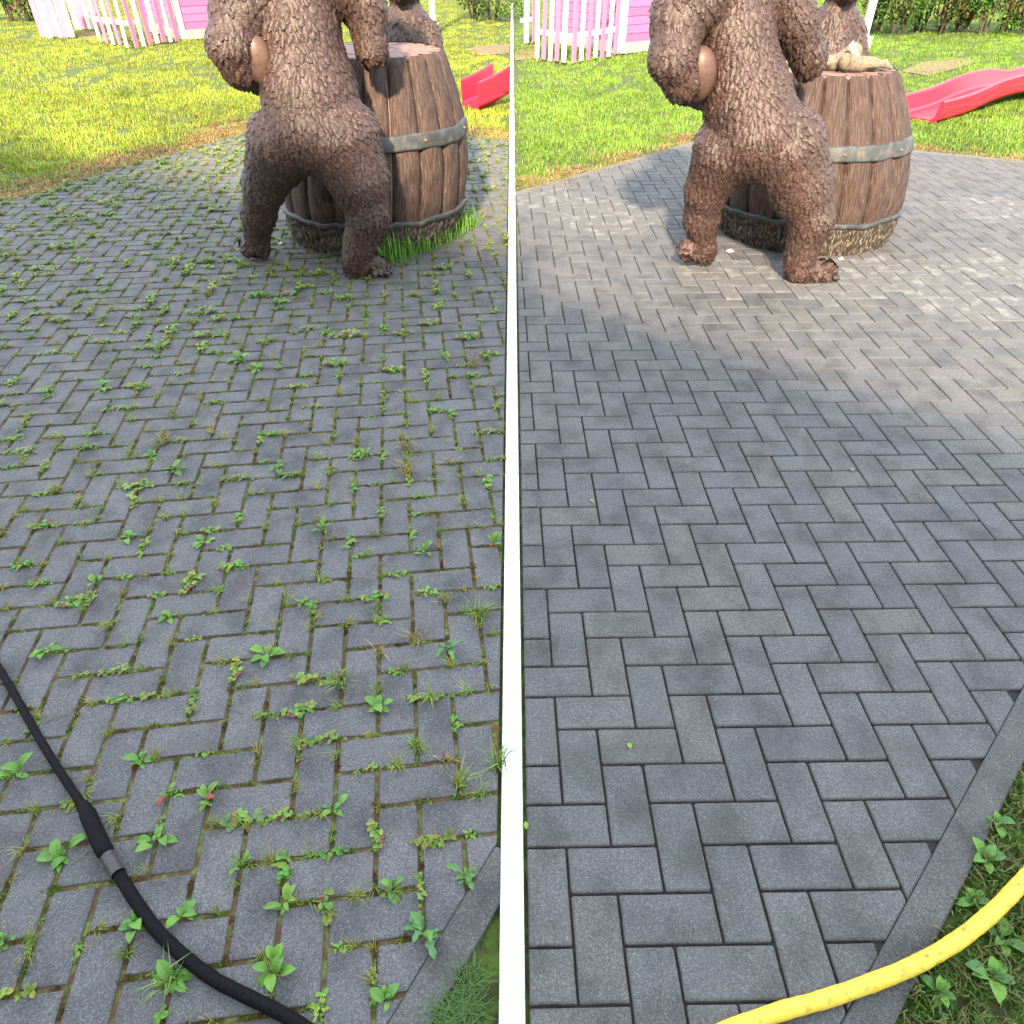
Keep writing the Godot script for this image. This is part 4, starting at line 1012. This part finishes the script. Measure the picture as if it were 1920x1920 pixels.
	for b in [[715, 470], [735, 478], [755, 470], [775, 474], [790, 462], [805, 466], [825, 455], [845, 446], [862, 436], [760, 486], [728, 490], [800, 452], [500, 468], [470, 468], [880, 425]]:
		var o := part("grass_tuft", clump(50 + int(b[0]) % 5, 44, 0.05, 0.05, 0.17, 0.005, 0.7, tall), mats.leaf, self, ground(b[0], b[1]) + Vector3.DOWN * 0.008)
		o.scale = Vector3.ONE * (1.45 if b[0] > 700 else 0.65)
		tag(o, "long bright green grass tuft at the statue's foot on the weedy paving", "grass tuft", "long grass tufts round the barrel's foot")
	# smaller weeds, each still its own plant
	var protos := []
	for v in 6: protos.append(sprig(60 + v, 9 + 3 * v % 7, 0.018 + 0.004 * (v % 3), 0.0105 + 0.002 * (v % 3)))
	var thick := FastNoiseLite.new(); thick.seed = 12; thick.frequency = 0.7
	var singles := 0; var tr := []; var cl := []; var tm := []; var cm := []; var tg2 := []; var cg := []
	for i in pts.size() * 3:
		var jp: Vector3 = pts[r.randi() % pts.size()]; var q := Vector2(jp.x + r.randfn(0, 0.002), jp.z + r.randfn(0, 0.002)); var along: float = jp.y + (PI if r.randf() < 0.5 else 0.0) + r.randfn(0, 0.12)
		var D := -q.y
		var dens := 0.55 + 0.6 * thick.get_noise_2dv(q)
		if D > 3.2 and q.x < -1.2: dens += 0.65
		if D < 2.6: dens += 0.5
		if D > 6.0: dens += 0.2
		if D > 4.0 and D < 6.6 and q.x > -2.9 and q.x < -2.0: dens -= 0.35
		var k := r.randf()
		if k < 0.062 * dens:
			var size := pow(r.randf(), 1.6) * 0.95 + 0.35; size *= 1.0 + 0.05 * minf(D, 6.0) + (0.3 if D > 3.2 else 0.0); var xf := spot(Vector3(q.x, -0.008, q.y), along, size)
			if singles < 260 and r.randf() < (0.9 if D < 3.0 else 0.5):
				var o := part("leafy_weed", protos[r.randi() % 6], mats.leaf, self); o.transform = xf; singles += 1
				tag(o, "small leafy weed sprouting from a joint of the old pavers", "weed", "small weeds in the joints")
			else:
				tr.append(xf); var v := r.randf_range(0.7, 1.25); cl.append(Color(v * r.randf_range(0.9, 1.4), v, v))
		elif k < 0.21 * dens + 0.03:
			tg2.append(spot(Vector3(q.x, -0.008, q.y), r.randf() * TAU, r.randf_range(0.25, 0.75) * (1.0 + 0.08 * D))); cg.append(Color(r.randf_range(0.9, 1.7), 1.0, 1.0) * r.randf_range(0.6, 1.1))
		elif k < 0.9:
			tm.append(spot(Vector3(q.x, -0.007, q.y), along, r.randf_range(0.5, 1.3), 0.8)); var mk := r.randf()
			cm.append((Color(0.12, 0.16, 0.025) if mk < 0.42 else (Color(0.20, 0.22, 0.04) if mk < 0.68 else Color(0.15, 0.075, 0.03))) * r.randf_range(0.7, 1.2))
	var many := Node3D.new(); many.name = numbered("leafy_weeds"); add_child(many); many.set_meta("kind", "stuff"); tag(many, "tiny leafy weeds sprouting all along the joints of the old pavers", "weeds")
	for v in 4:
		var sub := []; var sc := []
		for i in range(v, tr.size(), 4): sub.append(tr[i]); sc.append(cl[i])
		scatter("weed", protos[v + 1], sub, sc, mats.leaf, "", "", many)
	scatter("grass_sprouts", tg[1], tg2, cg, mats.leaf, "sparse grass sprouts along the joints of the old pavers", "grass")
	var mc := Geo.new(); var rr := RandomNumberGenerator.new(); rr.seed = 5
	for i in 26:
		var a := rr.randf() * TAU; var d := rr.randf() * 0.008; var c := Vector3(cos(a) * d * 2.2, 0.004 + rr.randf() * 0.005, sin(a) * d); var s := rr.randf_range(0.0015, 0.003)
		mc.col = Color(1, 1, 1) * rr.randf_range(0.7, 1.3)
		mc.tri(c + Vector3(s, -s, 0), c + Vector3(-s, -s, s), c + Vector3(0, s, 0), Vector3.UP); mc.tri(c + Vector3(0, -s, -s), c + Vector3(-s, -s, s), c + Vector3(0, s, 0)); mc.tri(c + Vector3(s, -s, 0), c + Vector3(0, -s, -s), c + Vector3(0, s, 0))
	scatter("moss", mc.mesh(), tm, cm, mats.leaf, "moss and soil crumbs filling the joints of the old pavers", "moss")
	# stray dry stalks on the old pavers
	for b in [[400, 835, 0.9, 0.10], [700, 1235, 2.2, 0.07], [120, 1340, 0.6, 0.05], [560, 1560, 2.5, 0.06], [165, 1600, 0.8, 0.04], [930, 800, 0.3, 0.08], [735, 930, 1.4, 0.06], [640, 780, 0.1, 0.08], [430, 1330, 2.8, 0.05]]:
		var p := ground(b[0], b[1]) + Vector3.UP * 0.004; var d: Vector3 = Vector3(cos(b[2]), 0.05, -sin(b[2])) * b[3]
		tag(part("dry_stalk", tube(PackedVector3Array([p - d, p + Vector3.UP * 0.003, p + d]), PackedFloat32Array([0.0009, 0.0011, 0.0007]), 5), mats.cloth, self), "thin dry straw stalk lying on the old pavers", "stalk", "dry stalks on the old pavers")
	# weeds in the rough grass by the clean yard's kerb
	for b in [[1845, 1610, 0.04], [1868, 1540, 0.035], [1830, 1690, 0.035], [1880, 1760, 0.045], [1760, 1860, 0.035], [1858, 1830, 0.05]]:
		var p := ground(b[0], b[1])
		if p.x < 0.4: continue
		var t := thing("rosette_weed", "round-leaved weed in the rough grass beyond the clean paving's kerb", "weed", Vector3(p.x, -0.01, p.z), "weeds in the rough grass")
		for i in 6:
			var o := part("leaf", kinds[0][i % 3], mats.leaf, t); o.rotation = Vector3(0, TAU * i / 6.0 + r.randf(), r.randf_range(0.1, 0.7)); o.scale = Vector3.ONE * b[2] * r.randf_range(0.6, 1.1)

func nearest_joint(pts: Array, p: Vector2) -> Vector2:
	var best := p; var d := 0.12
	for q in pts:
		var e: float = p.distance_to(Vector2(q.x, q.z))
		if e < d: d = e; best = Vector2(q.x, q.z)
	return best
